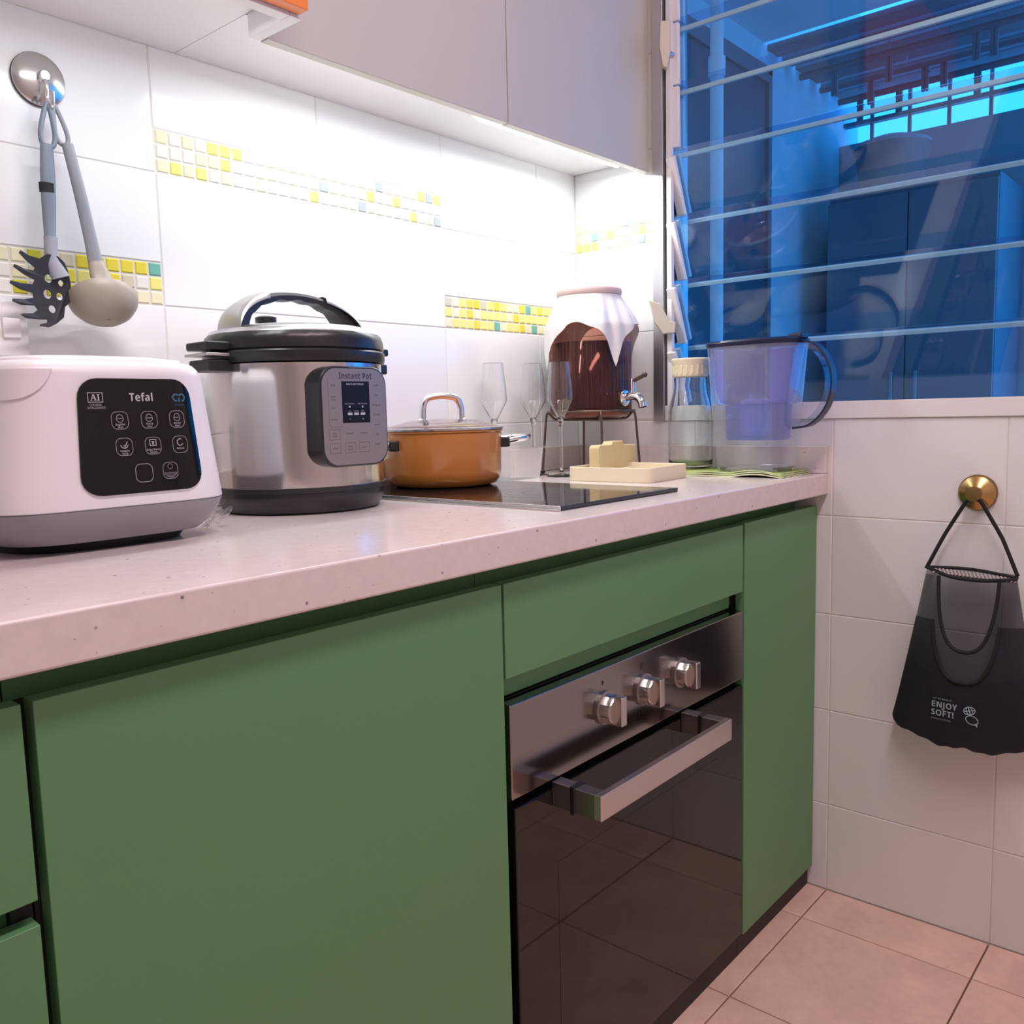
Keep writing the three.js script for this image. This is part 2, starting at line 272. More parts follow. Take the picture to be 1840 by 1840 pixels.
// ---------------------------------------------------------------- the service yard outside
{
  const yardPaint = std([0.86, 0.86, 0.86], 0.85), dark = std([0.2, 0.21, 0.23], 0.6);
  flat('floor_yard', 'concrete floor of the service yard', span(0.12, 2.1, -0.12, 0, -0.3, 2.5), std([0.4, 0.4, 0.42], 0.9));
  flat('wall_yard_side', 'pale wall of the service yard', span(0.12, 2.1, 0, 2.6, -0.22, -0.1), yardPaint);
  flat('wall_yard_far', 'outer parapet wall of the service yard', join(span(1.9, 2.02, 0, 2.0, -0.1, 0.66), span(1.9, 2.02, 0, 0.7, 0.66, 2.4)), std([0.42, 0.43, 0.45], 0.85));
  flat('wall_yard_end', 'end wall of the service yard with an open middle', join(span(0.12, 2.02, 0, 0.7, 2.4, 2.5), span(0.12, 2.02, 1.75, 2.3, 2.4, 2.5)), yardPaint);
  const roof = structure('ceiling_yard', 'slatted roof over the service yard');
  part(roof, 'slab', span(0.12, 1.22, 2.2, 2.3, -0.1, 2.4), yardPaint);
  for (let k = 0; k < 6; k++) part(roof, 'slat', rspan(1.24 + k * 0.115, 1.325 + k * 0.115, 2.18, 2.2, -0.1, 2.4, 0.003), dark);
  const gr = structure('window_2', 'barred opening above the parapet of the yard');
  for (let k = 0; k < 17; k++) part(gr, 'bar', span(1.95, 1.962, k < 5 ? 2.0 : 0.7, 2.18, 0.0 + k * 0.14, 0.012 + k * 0.14), dark);
  part(gr, 'rail', span(1.94, 1.97, 2.08, 2.095, -0.1, 2.4), dark);
  const door = structure('door_1', 'dark panelled door on the yard side wall');
  part(door, 'leaf', rspan(0.62, 1.17, 0, 2.05, -0.1, -0.07, 0.003), std([0.12, 0.13, 0.15], 0.5));
  part(door, 'frame', join(span(0.58, 0.62, 0, 2.1, -0.1, -0.06), span(1.17, 1.195, 0, 2.1, -0.1, -0.06), span(0.58, 1.195, 2.05, 2.1, -0.1, -0.06)), dark);
  const pipe = thing('drain_pipe', 'slim white drain pipe standing in the yard outside the window', 'pipe', [0.55, 0, 0.075]);
  part(pipe, 'pipe', new THREE.CylinderGeometry(0.018, 0.018, 2.2, 20), yardPaint, [0, 1.1, 0]);
  part(pipe, 'collar', new THREE.CylinderGeometry(0.023, 0.023, 0.05, 20), yardPaint, [0, 1.9, 0]);
  const cab = thing('storage_cabinet', 'tall dark storage cabinet in the yard beyond the window', 'cabinet', [1.7, 0, 0.285]);
  part(cab, 'body', rspan(-0.18, 0.19, 0.03, 1.72, -0.275, 0.275, 0.004), std([0.17, 0.19, 0.22], 0.5));
  for (const s of [-1, 1]) { const d = part(cab, 'door', rspan(-0.196, -0.182, 0.06, 1.7, s > 0 ? 0.002 : -0.273, s > 0 ? 0.273 : -0.002, 0.002), std([0.2, 0.22, 0.25], 0.45)); part(d, 'handle', rspan(-0.212, -0.198, 0.95, 1.1, s * 0.04 - 0.006, s * 0.04 + 0.006, 0.002), alu); }
  for (const [a, b] of [[-0.15, -0.24], [0.16, -0.24], [-0.15, 0.24], [0.16, 0.24]]) part(cab, 'foot', new THREE.CylinderGeometry(0.02, 0.016, 0.03, 14), dark, [a, 0.015, b]);
  const bas = thing('laundry_basket', 'round dark laundry basket on top of the yard cabinet', 'basket', [1.66, 1.72, 0.18]);
  part(bas, 'body', latheC([[0, 0], [0.1, 0], [0.125, 0.16], [0.13, 0.17], [0.122, 0.165], [0.097, 0.01], [0, 0.01]], 40), dark);
  part(bas, 'lid', latheC([[0.131, 0.17], [0.125, 0.185], [0.07, 0.205], [0, 0.212]], 40), std([0.3, 0.32, 0.36], 0.6));
  // poles with pegs under the roof
  const peg = () => {
    const t = thing('clothes_peg', 'dark clothes peg clipped to a laundry pole in the yard', 'peg', [0, 0, 0], 0, 'pegs on the laundry poles');
    part(t, 'jaw', rspan(-0.006, 0.006, -0.09, 0.012, -0.01, 0.0, 0.002), dark); part(t, 'jaw', rspan(-0.006, 0.006, -0.09, 0.012, 0.002, 0.012, 0.002), dark); part(t, 'spring', tube([[0, -0.03, -0.014], [0, -0.024, 0], [0, -0.03, 0.016]], 0.002, 8, 6), alu);
    return t;
  };
  let first = null;
  [[1.42, 'nearest the kitchen window'], [1.6, 'in the middle of the rack'], [1.78, 'beside the parapet']].forEach(([x, where]) => {
    const p = thing('laundry_pole', `long laundry pole under the yard roof, ${where}`, 'pole', [x, 2.13, 1.14]);
    part(p, 'pole', new THREE.CylinderGeometry(0.012, 0.012, 2.4, 14), dark, [0, 0, 0], [Math.PI / 2, 0, 0]);
    for (const s of [-0.9, 0, 0.9]) part(p, 'hanger', rod([0, 0.01, s], [0, 0.07, s], 0.003, 6), alu);
  });
  for (const [x, z] of [[1.42, 0.06], [1.42, 0.24], [1.42, 0.5], [1.42, 0.55], [1.6, 0.12], [1.6, 0.3], [1.6, 0.36], [1.6, 0.62], [1.78, 0.02], [1.78, 0.16], [1.78, 0.42], [1.78, 0.66]]) {
    let t; if (!first) t = first = peg(); else { t = first.clone(); t.name = numbered('clothes_peg'); scene.add(t); }
    t.position.set(x, 2.13, z); t.userData = { ...t.userData, label: `dark clothes peg clipped to the laundry pole ${x < 1.5 ? 'nearest the kitchen window' : x < 1.7 ? 'in the middle of the rack' : 'beside the parapet'}` };
  }
}

// ================================================================ lamps
function areaLight(name, color, power, w, h, pos, down = true) {
  const l = new THREE.RectAreaLight(color, power, w, h); l.name = name; l.position.set(...pos); l.lookAt(pos[0], pos[1] - 1, pos[2]); scene.add(l); return l;
}
{
  const t = thing('ceiling_light', 'long white ceiling light panel in the middle of the kitchen', 'light', [-1.15, HC, 1.25]);
  part(t, 'housing', rspan(-0.62, 0.62, -0.05, 0, -0.13, 0.13, 0.006, 2), whiteLam);
  part(t, 'diffuser', rspan(-0.6, 0.6, -0.054, -0.05, -0.115, 0.115, 0.002), std([1, 1, 1], 0.5, { emissive: LAMP.clone(), emissiveIntensity: 6 }));
  areaLight('ceiling_light_glow', LAMP, LAMP_POWER, 1.2, 0.23, [-1.15, HC - 0.06, 1.25]);
}
for (const [x0, x1, lz, lab] of [[-0.5, -0.03, 0.148, 'thin glowing light bar under the wall cabinet beside the window'], [-0.955, -0.54, 0.166, 'thin light bar tucked behind the grey doors above the pressure cooker'], [-1.32, -1.06, 0.243, 'thin light bar tucked behind the pelmet of the orange-doored cabinet']]) {
  const t = thing('cabinet_light_bar', lab, 'light', [(x0 + x1) / 2, 1.534, lz]);
  const L = x1 - x0;
  part(t, 'housing', rspan(-L / 2, L / 2, -0.008, 0, -0.013, 0.013, 0.002), whiteLam);
  part(t, 'diffuser', new THREE.CapsuleGeometry(0.008, L - 0.03, 6, 16).rotateZ(Math.PI / 2), std([1, 1, 1], 0.5, { emissive: LED.clone(), emissiveIntensity: 5 }), [0, -0.009, 0]);
  areaLight('cabinet_light_bar_glow', LED, LED_POWER, L - 0.03, 0.016, [(x0 + x1) / 2, 1.534 - 0.019, lz]);
}

// ================================================================ worktop and base cabinets
const T = 0.86, D = 0.605;
const counterM = std([1, 1, 1], 0.16, { map: counterTex });
{
  const t = thing('worktop', 'pale speckled stone worktop running under the tiled back wall', 'worktop', [0, T - 0.041, 0]);
  part(t, 'slab', metreUV(rspan(-3.0, -0.0005, 0, 0.041, 0.0005, D, 0.003, 2)), counterM);
  flat('trim_1', 'low stone upstand along the back wall', metreUV(rspan(-3.0, -0.016, T + 0.0002, T + 0.054, 0.0005, 0.015, 0.002)), counterM);
  flat('trim_2', 'low stone upstand below the window', metreUV(rspan(-0.0155, -0.0005, T + 0.0002, T + 0.054, 0.0005, D, 0.002)), counterM);
}
const FD = 0.585, DT = 0.018;                                       // door face, door thickness
function unit(name, label, x0, x1, fronts, group) {
  const t = thing(name, label, 'cabinet', [(x0 + x1) / 2, 0, 0]);
  const o = (x0 + x1) / 2, w = (x1 - x0) / 2;
  part(t, 'body', span(-w + 0.0005, w - 0.0005, 0.045, T - 0.0415, 0.02, 0.53), greenIn);
  part(t, 'top_channel', span(-w + 0.0005, w - 0.0005, 0.785, T - 0.0415, 0.53, 0.538), green);
  for (const s of [-1, 1]) part(t, 'side_panel', span(s > 0 ? w - 0.0165 : -w + 0.0005, s > 0 ? w - 0.0005 : -w + 0.0165, 0.1, 0.785, 0.53, 0.565), blackMatte);
  part(t, 'plinth', span(-w + 0.0005, w - 0.0005, 0, 0.044, 0.45, 0.574), blackMatte);
  fronts.forEach(([n, y0, y1, a = x0, b = x1]) => part(t, n, rspan(a - o, b - o, y0, y1, FD - DT, FD, 0.001), green));
  return t;
}
unit('base_cabinet', 'green base cabinet with one plain handleless door left of the oven', -1.478, -0.9485, [['door', 0.045, 0.794, -1.4735, -0.9525]]);
unit('base_cabinet', 'narrow green base cabinet door between the oven and the tiled wall', -0.3225, -0.0005, [['door', 0.045, 0.796, -0.3195, -0.004]]);
{
  const t = unit('drawer_cabinet', 'green drawer cabinet with recessed grip channels below the rice cooker', -2.08, -1.4785, [['drawer_front', 0.643, 0.794, -2.076, -1.4815], ['drawer_front', 0.345, 0.624, -2.076, -1.4815], ['drawer_front', 0.045, 0.326, -2.076, -1.4815]]);
  for (const y of [0.634, 0.335]) part(t, 'grip_channel', span(-0.296, 0.296, y - 0.03, y + 0.03, 0.53, 0.556), green);
}
unit('base_cabinet', 'green base cabinet with one door beyond the drawer unit', -2.7, -2.081, [['door', 0.045, 0.794, -2.697, -2.084]]);
{
  const t = thing('drawer_cabinet', 'shallow green drawer between the oven and the worktop', 'cabinet', [-0.6355, 0, 0]);
  const w = 0.3125;
  for (const s of [-1, 1]) part(t, 'side_panel', span(s > 0 ? w - 0.01 : -w, s > 0 ? w : -w + 0.01, 0.652, 0.784, 0.02, 0.56), blackMatte);
  part(t, 'shelf', span(-w + 0.01, w - 0.01, 0.652, 0.67, 0.02, 0.53), greenIn);
  part(t, 'grip_channel', span(-w + 0.01, w - 0.01, 0.648, 0.685, 0.53, 0.562), green);
  part(t, 'top_channel', span(-w, w, 0.785, T - 0.0415, 0.02, 0.538), green);
  part(t, 'drawer_front', rspan(-w - 0.0005, w - 0.0035, 0.678, 0.794, FD - DT, FD, 0.001), green);
}
{
  const t = thing('plinth', 'black plinth board under the oven', 'plinth', [-0.6355, 0, 0]);
  part(t, 'board', span(-0.3125, 0.3125, 0, 0.044, 0.45, 0.574), blackMatte);
}
{
  // built-in oven
  const t = thing('built_in_oven', 'stainless steel and black glass built-in oven with three knobs', 'oven', [-0.6355, 0.05, 0]);
  const w = 0.3105;
  part(t, 'cavity_box', span(-0.28, 0.28, 0.002, 0.58, 0.06, 0.545), blackMatte);
  part(t, 'front_frame', span(-w, w, 0.0, 0.595, 0.545, 0.562), blackMatte);
  const cp = part(t, 'control_panel', rspan(-w + 0.003, w, 0.474, 0.594, 0.562, FD, 0.002), std([0.33, 0.3, 0.295], 0.3, { metalness: 1, roughnessMap: brushH, anisotropy: 0.5 }));
  const dm = part(t, 'door', rspan(-w + 0.008, w, 0.0, 0.462, 0.563, FD, 0.002), std([0.006, 0.006, 0.006], 0.035));
  part(dm, 'door_window', rspan(-0.22, 0.22, 0.07, 0.36, FD - 0.001, FD + 0.0004, 0.0002), std([0.01, 0.009, 0.009], 0.03));
  const marks = (kind) => canvasTex(128, 128, (x) => {
    x.clearRect(0, 0, 128, 128); x.fillStyle = '#141010'; x.strokeStyle = '#141010'; x.lineWidth = 6;
    if (kind === 0) { x.beginPath(); x.arc(64, 58, 22, 0, 7); x.fill(); x.fillRect(58, 70, 12, 36); }
    else if (kind === 1) { for (let k = 0; k < 5; k++) { x.beginPath(); x.moveTo(64 - 40 + k * 20, 40); x.lineTo(64 - 32 + k * 16, 60); x.stroke(); } x.strokeRect(40, 70, 48, 34); }
    else { x.beginPath(); x.arc(64, 64, 30, 0.6, 5.4); x.stroke(); x.fillRect(60, 30, 6, 30); }
  });
  [[-0.745, 0], [-0.646, 1], [-0.541, 2]].forEach(([kx, kind], i) => {
    const x = kx + 0.6355, y = 0.588 - 0.05;
    const k = new THREE.Group(); k.name = 'knob'; k.position.set(x, y, FD); t.add(k);
    part(k, 'collar', latheC([[0, 0], [0.0235, 0], [0.0235, 0.004], [0.019, 0.006], [0, 0.006]], 36).rotateX(Math.PI / 2), darkSteel);
    part(k, 'dial', latheC([[0, 0.005], [0.0205, 0.005], [0.0205, 0.02], [0.019, 0.0225], [0, 0.0225]], 36).rotateX(Math.PI / 2), steel);
    part(k, 'grip_bar', rspan(-0.0065, 0.0065, -0.0205, 0.0205, 0.02, 0.033, 0.002, 2), steel);
    const s = part(t, 'symbol', new THREE.PlaneGeometry(0.012, 0.012), sheetPrint(marks(kind)), [x - 0.004, y + 0.036, FD + 0.0004]);
    if (i === 1) part(t, 'symbol', new THREE.PlaneGeometry(0.014, 0.014), sheetPrint(marks(2)), [x - 0.012, y - 0.036, FD + 0.0004]);
  });
  const h = new THREE.Group(); h.name = 'door_handle'; h.position.set(-0.692 + 0.6355, 0.5065 - 0.05, 0); t.add(h);
  part(h, 'bar', rspan(-0.1735, 0.1735, -0.0165, 0.0165, 0.652, 0.662, 0.0012), std([0.66, 0.6, 0.58], 0.3, { metalness: 1 }));
  for (const s of [-1, 1]) {
    part(h, 'bracket', rspan(s > 0 ? 0.1535 : -0.1735, s > 0 ? 0.1735 : -0.1535, -0.0165, 0.0165, FD, 0.653, 0.0012), darkSteel);
    part(h, 'spacer_ring', rspan(s > 0 ? 0.1515 : -0.1755, s > 0 ? 0.1755 : -0.1515, -0.0185, 0.0185, 0.615, 0.622, 0.001), blackPlastic);
  }
}
{
  // domino hob
  const t = thing('induction_hob', 'narrow black glass hob with a steel edge set into the worktop', 'hob', [-0.617, T, 0.283]);
  part(t, 'glass', rspan(-0.155, 0.158, 0.0015, 0.0065, -0.253, 0.253, 0.001), blackGloss);
  part(t, 'underframe', span(-0.156, 0.157, 0, 0.0015, -0.252, 0.252), blackMatte);
  part(t, 'edge_trim', join(rspan(-0.1592, -0.1552, 0, 0.0072, -0.254, 0.254, 0.001), rspan(-0.163, -0.1594, 0, 0.003, -0.254, 0.254, 0.001)), steel);
  const ring = std([0.05, 0.045, 0.045], 0.15);
  for (const z of [-0.13, 0.1]) for (const r of [0.085, 0.06, 0.035]) part(t, 'zone_ring', new THREE.RingGeometry(r - 0.0012, r, 72).rotateX(-Math.PI / 2), ring, [0, 0.00665, z]);
}

// ================================================================ wall cabinets
{
  const t = thing('wall_cabinet', 'grey wall cabinet with two plain doors beside the window', 'cabinet', [-0.485, 1.504, 0]);
  part(t, 'carcass', span(-0.5045, 0.482, 0.03, 0.75, 0.001, 0.186), whiteLam);
  part(t, 'door', rspan(-0.483, 0.013, 0, 0.75, 0.187, 0.204, 0.001), greyDoor);
  part(t, 'door', rspan(0.0155, 0.481, -0.001, 0.75, 0.187, 0.204, 0.001), greyDoor);
  const u = thing('wall_cabinet', 'deeper white wall cabinet with orange door left of the grey doors', 'cabinet', [-1.45, 1.504, 0]);
  part(u, 'carcass', span(-0.48, 0.4595, 0.03, 0.75, 0.001, 0.283), whiteLam);
  part(u, 'side_panel', rspan(0.461, 0.479, 0, 0.75, 0.19, 0.284, 0.0008), whiteLam);
  part(u, 'pelmet', rspan(-0.48, 0.4605, 0.0, 0.03, 0.265, 0.284, 0.0008), whiteLam);
  part(u, 'door', rspan(-0.47, 0.474, 0.004, 0.75, 0.286, 0.305, 0.001), orange);
}

// ================================================================ rice cooker
{
  const cx = -1.27, cz = 0.195, E = 5;
  const t = thing('rice_cooker', 'white rice cooker with glossy black touch panel and grey base', 'rice cooker', [cx, T, cz]);
  const A = y => 0.134 - 0.016 * (y - 0.046) / 0.14, B = y => 0.151 - 0.010 * (y - 0.046) / 0.14;
  const lv = (y, k = 0) => [y, A(y) - k, B(y) - k, E];
  part(t, 'foot', loft([[0, 0.1, 0.118, 3], [0.012, 0.108, 0.126, 3]]), blackPlastic);
  part(t, 'base', loft([[0.011, 0.112, 0.132, 4.2], [0.02, 0.121, 0.14, 4.6], [0.034, 0.13, 0.147, 4.8], [0.0455, 0.1335, 0.1505, E]]), std([0.27, 0.26, 0.28], 0.4));
  part(t, 'body', loft([[0.0455, 0.131, 0.148, E], lv(0.0475), lv(0.07), lv(0.1), lv(0.13), lv(0.16), lv(0.184), lv(0.192, 0.002), lv(0.1975, 0.006), lv(0.2, 0.012)]), whitePlastic);
  const lid = part(t, 'lid', loft([[0.2, 0.1, 0.125, E], [0.2035, 0.099, 0.124, E], [0.206, 0.09, 0.115, 3], [0.207, 0.07, 0.09, 2.6]]), whitePlastic);
  part(lid, 'grip', rbox(0.085, 0.012, 0.035, 0.006, 3), std([0.22, 0.2, 0.27], 0.35), [0.06, 0.207, -0.03]);
  part(lid, 'steam_vent', latheC([[0, 0], [0.022, 0], [0.02, 0.008], [0, 0.009]], 32), std([0.3, 0.29, 0.3], 0.4), [-0.03, 0.205, -0.06]);
  const front = (x, y) => B(y) * Math.max(0, 1 - Math.abs(x / A(y)) ** E) ** (1 / E);
  // patch on the front that follows the shell: rows of u in [-1, 1]
  const patch = (hw, y0, y1, r, xc, off, flare) => {
    const rows = [], H = (y1 - y0) / 2, N = 22;
    for (let j = 0; j <= N; j++) {
      const v = -Math.cos(j / N * Math.PI), yy = v * H, e = Math.max(0, Math.abs(yy) - (H - r)), w = hw - r + Math.sqrt(Math.max(0, r * r - e * e)), row = [];
      const y = (y0 + y1) / 2 + yy;
      for (let i = 0; i <= 24; i++) { const x = xc + (i / 12 - 1) * w * (1 + flare * (1 - v) / 2); row.push([x, y, front(x, y) + off]); }
      rows.push(row);
    }
    const g = grid(rows), pos = g.attributes.position, uv = g.attributes.uv;
    for (let i = 0; i < pos.count; i++) uv.setXY(i, (pos.getX(i) - xc) / (2 * hw * (1 + flare)) + 0.5, (pos.getY(i) - y0) / (y1 - y0));
    const rim = [], back = [];                                     // side wall down to the shell
    const walk = [...rows[0].map(p => p), ...rows.slice(1).map(r2 => r2[24]), ...rows[N].slice(0, 24).reverse(), ...rows.slice(1, N).reverse().map(r2 => r2[0])];
    walk.forEach(p => { rim.push(p); back.push([p[0], p[1], p[2] - 0.004]); });
    return [g, grid([back, rim], { closedU: true })];
  };
  const [pg, ps] = patch(0.0615, 0.0595, 0.181, 0.02, 0.0155, 0.0022, 0.12);
  const tex = canvasTex(1024, 880, (x, w, h) => {
    x.fillStyle = '#050506'; x.fillRect(0, 0, w, h);
    x.textAlign = 'center'; x.fillStyle = '#b8b8bc'; x.strokeStyle = '#a9a9ad';
    x.font = 'bold 84px sans-serif'; x.fillText('Tefal', 545, 172);
    x.lineWidth = 6; x.strokeRect(122, 108, 112, 70); x.font = 'bold 66px serif'; x.fillText('AI', 178, 166);
    x.font = '22px sans-serif'; x.fillText('COOKING', 178, 206); x.fillText('INTELLIGENCE', 182, 228);
    x.fillStyle = x.strokeStyle = '#3d6f94'; x.lineWidth = 12;
    x.beginPath(); x.arc(842, 146, 26, 1.2, 5.6); x.stroke(); x.beginPath(); x.arc(896, 146, 26, 3.6, 8); x.stroke(); x.fillRect(862, 150, 14, 30);
    x.font = '18px sans-serif'; x.fillText('SPHERICAL', 868, 212);
    const ring = (cx, cy, s = 66, lw = 5) => { x.lineWidth = lw; x.strokeStyle = '#8f8f94'; x.beginPath(); const r = 44; x.moveTo(cx - s + r, cy - s); x.arcTo(cx + s, cy - s, cx + s, cy + s, r); x.arcTo(cx + s, cy + s, cx - s, cy + s, r); x.arcTo(cx - s, cy + s, cx - s, cy - s, r); x.arcTo(cx - s, cy - s, cx + s, cy - s, r); x.closePath(); x.stroke(); };
    const bowl = (cx, cy) => { x.lineWidth = 5; x.strokeStyle = '#9a9aa0'; x.beginPath(); x.arc(cx, cy - 14, 28, 0, Math.PI); x.closePath(); x.stroke(); x.beginPath(); x.arc(cx, cy - 20, 24, Math.PI, 0); x.stroke(); };
    const words = (cx, cy, ...ls) => { x.fillStyle = '#a4a4aa'; x.font = 'bold 21px sans-serif'; ls.forEach((l, i) => x.fillText(l, cx, cy + 38 + i * 21)); };
    [['Regular', 'Rice'], ['Quick', 'Rice'], ['Brown', 'Rice']].forEach((l, i) => { const cx = 352 + i * 240, cy = 318; ring(cx, cy); bowl(cx, cy); words(cx, cy, ...l); });
    [['Congee', 'Soup'], ['Keep Warm', 'Steam'], ['Reheat']].forEach((l, i) => {
      const cx = 366 + i * 236, cy = 520; ring(cx, cy); words(cx, cy, ...l); x.lineWidth = 6; x.strokeStyle = '#bcbcc2';
      if (i === 0) { x.beginPath(); x.arc(cx, cy - 20, 30, 0.2, Math.PI - 0.2); x.stroke(); x.beginPath(); x.moveTo(cx - 6, cy - 14); x.lineTo(cx + 6, cy - 2); x.lineTo(cx + 26, cy - 40); x.stroke(); }
      if (i === 1) { x.strokeRect(cx - 26, cy - 46, 52, 44); x.beginPath(); x.moveTo(cx, cy - 10); x.lineTo(cx - 8, cy - 30); x.lineTo(cx + 8, cy - 30); x.closePath(); x.stroke(); }
      if (i === 2) { x.beginPath(); x.arc(cx, cy - 18, 26, 0.5, 5.3); x.stroke(); }
    });
    ring(505, 728, 70, 6); ring(728, 722, 64, 5);
    x.lineWidth = 5; x.strokeStyle = '#77777c'; x.beginPath(); x.arc(728, 690, 20, 0, 7); x.stroke();
    x.fillStyle = '#5a5a60'; x.beginPath(); x.arc(728, 722, 60, 0.25, Math.PI - 0.25); x.fill(); x.fillStyle = '#0a0a0c'; x.font = 'bold 22px sans-serif'; x.fillText('START', 728, 762);
  });
  const panel = part(t, 'control_panel', pg, std([1, 1, 1], 0.05, { map: tex, specularIntensity: 0.8 }));
  part(panel, 'panel_edge', ps, blackPlastic);
  const [bg, bs] = patch(0.046, 0.159, 0.232, 0.044, -0.113, 0.0024, 0);
  // keep only the part of the button below the shoulder of the body
  const clip = (g) => { const p = g.attributes.position; for (let i = 0; i < p.count; i++) if (p.getY(i) > 0.19) p.setY(i, 0.19); g.computeVertexNormals(); return g; };
  const btn = part(t, 'lid_button', clip(bg), std([0.8, 0.78, 0.785], 0.36));
  part(btn, 'button_edge', clip(bs), std([0.42, 0.3, 0.33], 0.5));
}
{
  // scrap of clear plastic beside the cooker's foot
  const t = thing('plastic_wrap_scrap', 'crumpled scrap of clear plastic film between the rice cooker and pressure cooker', 'plastic film', [-1.125, T, 0.262], 0.5);
  const rows = []; for (let j = 0; j <= 10; j++) { const row = []; for (let i = 0; i <= 14; i++) { const u = i / 14, v = j / 10; row.push([(u - 0.5) * 0.05 + (rnd() - 0.5) * 0.004, 0.001 + v * 0.024 * (0.4 + 0.6 * Math.abs(Math.sin(u * 7))) + rnd() * 0.003, (v - 0.5) * 0.02 + Math.sin(u * 11) * 0.008 + (rnd() - 0.5) * 0.004]); } rows.push(row); }
  part(t, 'film', grid(rows), pane([0.9, 0.9, 0.9], 0.3));
}

// ================================================================ pressure cooker
{
  const t = thing('pressure_cooker', 'brushed steel electric pressure cooker with black lid and grey button panel', 'pressure cooker', [-0.9141, T, 0.1539]);
  part(t, 'base', latheC([[0, 0], [0.109, 0], [0.115, 0.003], [0.122, 0.018], [0.124, 0.026], [0.1235, 0.03], [0.127, 0.031], [0.127, 0.038], [0.1, 0.038], [0, 0.038]], 96, 0.5), std([0.016, 0.016, 0.017], 0.35));
  part(t, 'body', latheC([[0.12, 0.037], [0.1235, 0.038], [0.1245, 0.12], [0.1255, 0.21], [0.12, 0.214]], 128, 0.5), std([0.6, 0.57, 0.55], 0.27, { metalness: 1, roughnessMap: brushH, anisotropy: 0.7 }));
  part(t, 'rim', latheC([[0.1, 0.212], [0.13, 0.212], [0.1315, 0.216], [0.1315, 0.226], [0.129, 0.229], [0.1, 0.229]], 96, 0.5), blackPlastic);
  const lid = part(t, 'lid', latheC([[0.128, 0.229], [0.1305, 0.231], [0.1295, 0.243], [0.127, 0.25], [0.121, 0.2555], [0.1, 0.258]], 96, 0.6), blackPlastic);
  part(lid, 'lid_dome', lathe([[0.1235, 0.253], [0.12, 0.2585], [0.1, 0.2645], [0.07, 0.2685], [0.04, 0.2705], [0, 0.271]], 96), std([0.62, 0.6, 0.6], 0.3, { metalness: 1 }));
  // arched handle along x: outer shell and finger-waved grip
  const arch = (R, h0, h1, hw) => {                             // rows along the arch; closed section
    const rows = [], N = 48;
    for (let j = 0; j <= N; j++) {
      const a = Math.PI * j / N, c = -Math.cos(a), s = Math.sin(a);
      const wav = 0.0012 * Math.cos(j * 1.15) * (s > 0.45 ? 1 : 0);
      const xo = c * R, yo = h0 + (h1 - h0) * s ** 0.85, th = 0.0105 + 0.012 * (1 - s) ** 2, xi = c * (R - th * 1.05), yi = Math.max(h0 - 0.004, yo - th * (0.75 + 0.25 * s) - wav);
      const w = hw * (1 + 0.55 * Math.abs(c) ** 2);
      rows.push([[xo, yo, -w * 0.8], [xo, yo + 0.0015, 0], [xo, yo, w * 0.8], [xo * 0.99, yo - 0.004, w], [xi, yi, w * 0.9], [xi, yi - 0.001, 0], [xi, yi, -w * 0.9], [xo * 0.99, yo - 0.004, -w]]);
    }
    return grid(rows, { closedU: true, capA: true, capB: true, flip: true });
  };
  part(lid, 'handle', toCreasedNormals(arch(0.108, 0.255, 0.3165, 0.0125), 0.7), std([0.02, 0.018, 0.02], 0.38));
  const shellM = std([0.5, 0.49, 0.47], 0.32, { metalness: 0.8 });
  // pale shell over the outer ends of the arch
  for (const half of [0, 1]) {
  const shell = []; for (let j = half ? 26 : 0; j <= (half ? 40 : 14); j++) { const a = Math.PI * j / 40, c = -Math.cos(a), s = Math.sin(a), x = c * 0.1095, y = 0.256 + 0.0625 * s ** 0.85, w = 0.0145 * (1 + 1.1 * c * c); shell.push([[x, y - 0.0075, w], [x, y, w * 0.9], [x, y + 0.0026, w * 0.4], [x, y + 0.0026, -w * 0.4], [x, y, -w * 0.9], [x, y - 0.0075, -w]]); }
  part(lid, 'handle_shell', grid(shell), shellM); }
  part(lid, 'steam_valve', latheC([[0, 0.272], [0.012, 0.272], [0.012, 0.279], [0.016, 0.28], [0.016, 0.288], [0.01, 0.29], [0, 0.29]], 28), blackPlastic, [0.0, 0.0, -0.07]);
  for (const s of [-1, 1]) {
    part(t, 'side_lug', rspan(s > 0 ? 0.1 : -0.158, s > 0 ? 0.158 : -0.1, 0.2, 0.216, -0.026, 0.026, 0.003, 2), blackPlastic);
    part(lid, 'lid_lug', rspan(s > 0 ? 0.115 : -0.16, s > 0 ? 0.16 : -0.115, 0.2285, 0.24, -0.028, 0.028, 0.003, 2), blackPlastic);
    if (s < 0) part(lid, 'lug_trim', rspan(-0.162, -0.12, 0.2205, 0.2245, -0.029, 0.029, 0.001), std([0.7, 0.68, 0.66], 0.3, { metalness: 1 }));
  }
  part(t, 'condensation_tab', rspan(0.126, 0.138, 0.2, 0.209, -0.018, 0.0, 0.001), std([0.05, 0.02, 0.02], 0.5));
  // control panel facing +z
  const cx = -0.006, cy = 0.1345;
  const pc = part(t, 'panel_housing', extrude(roundRect(0.118, 0.138, 0.026), 0.055, 0.003, 3, 12), blackPlastic, [cx, cy - 0.0, 0.085]);
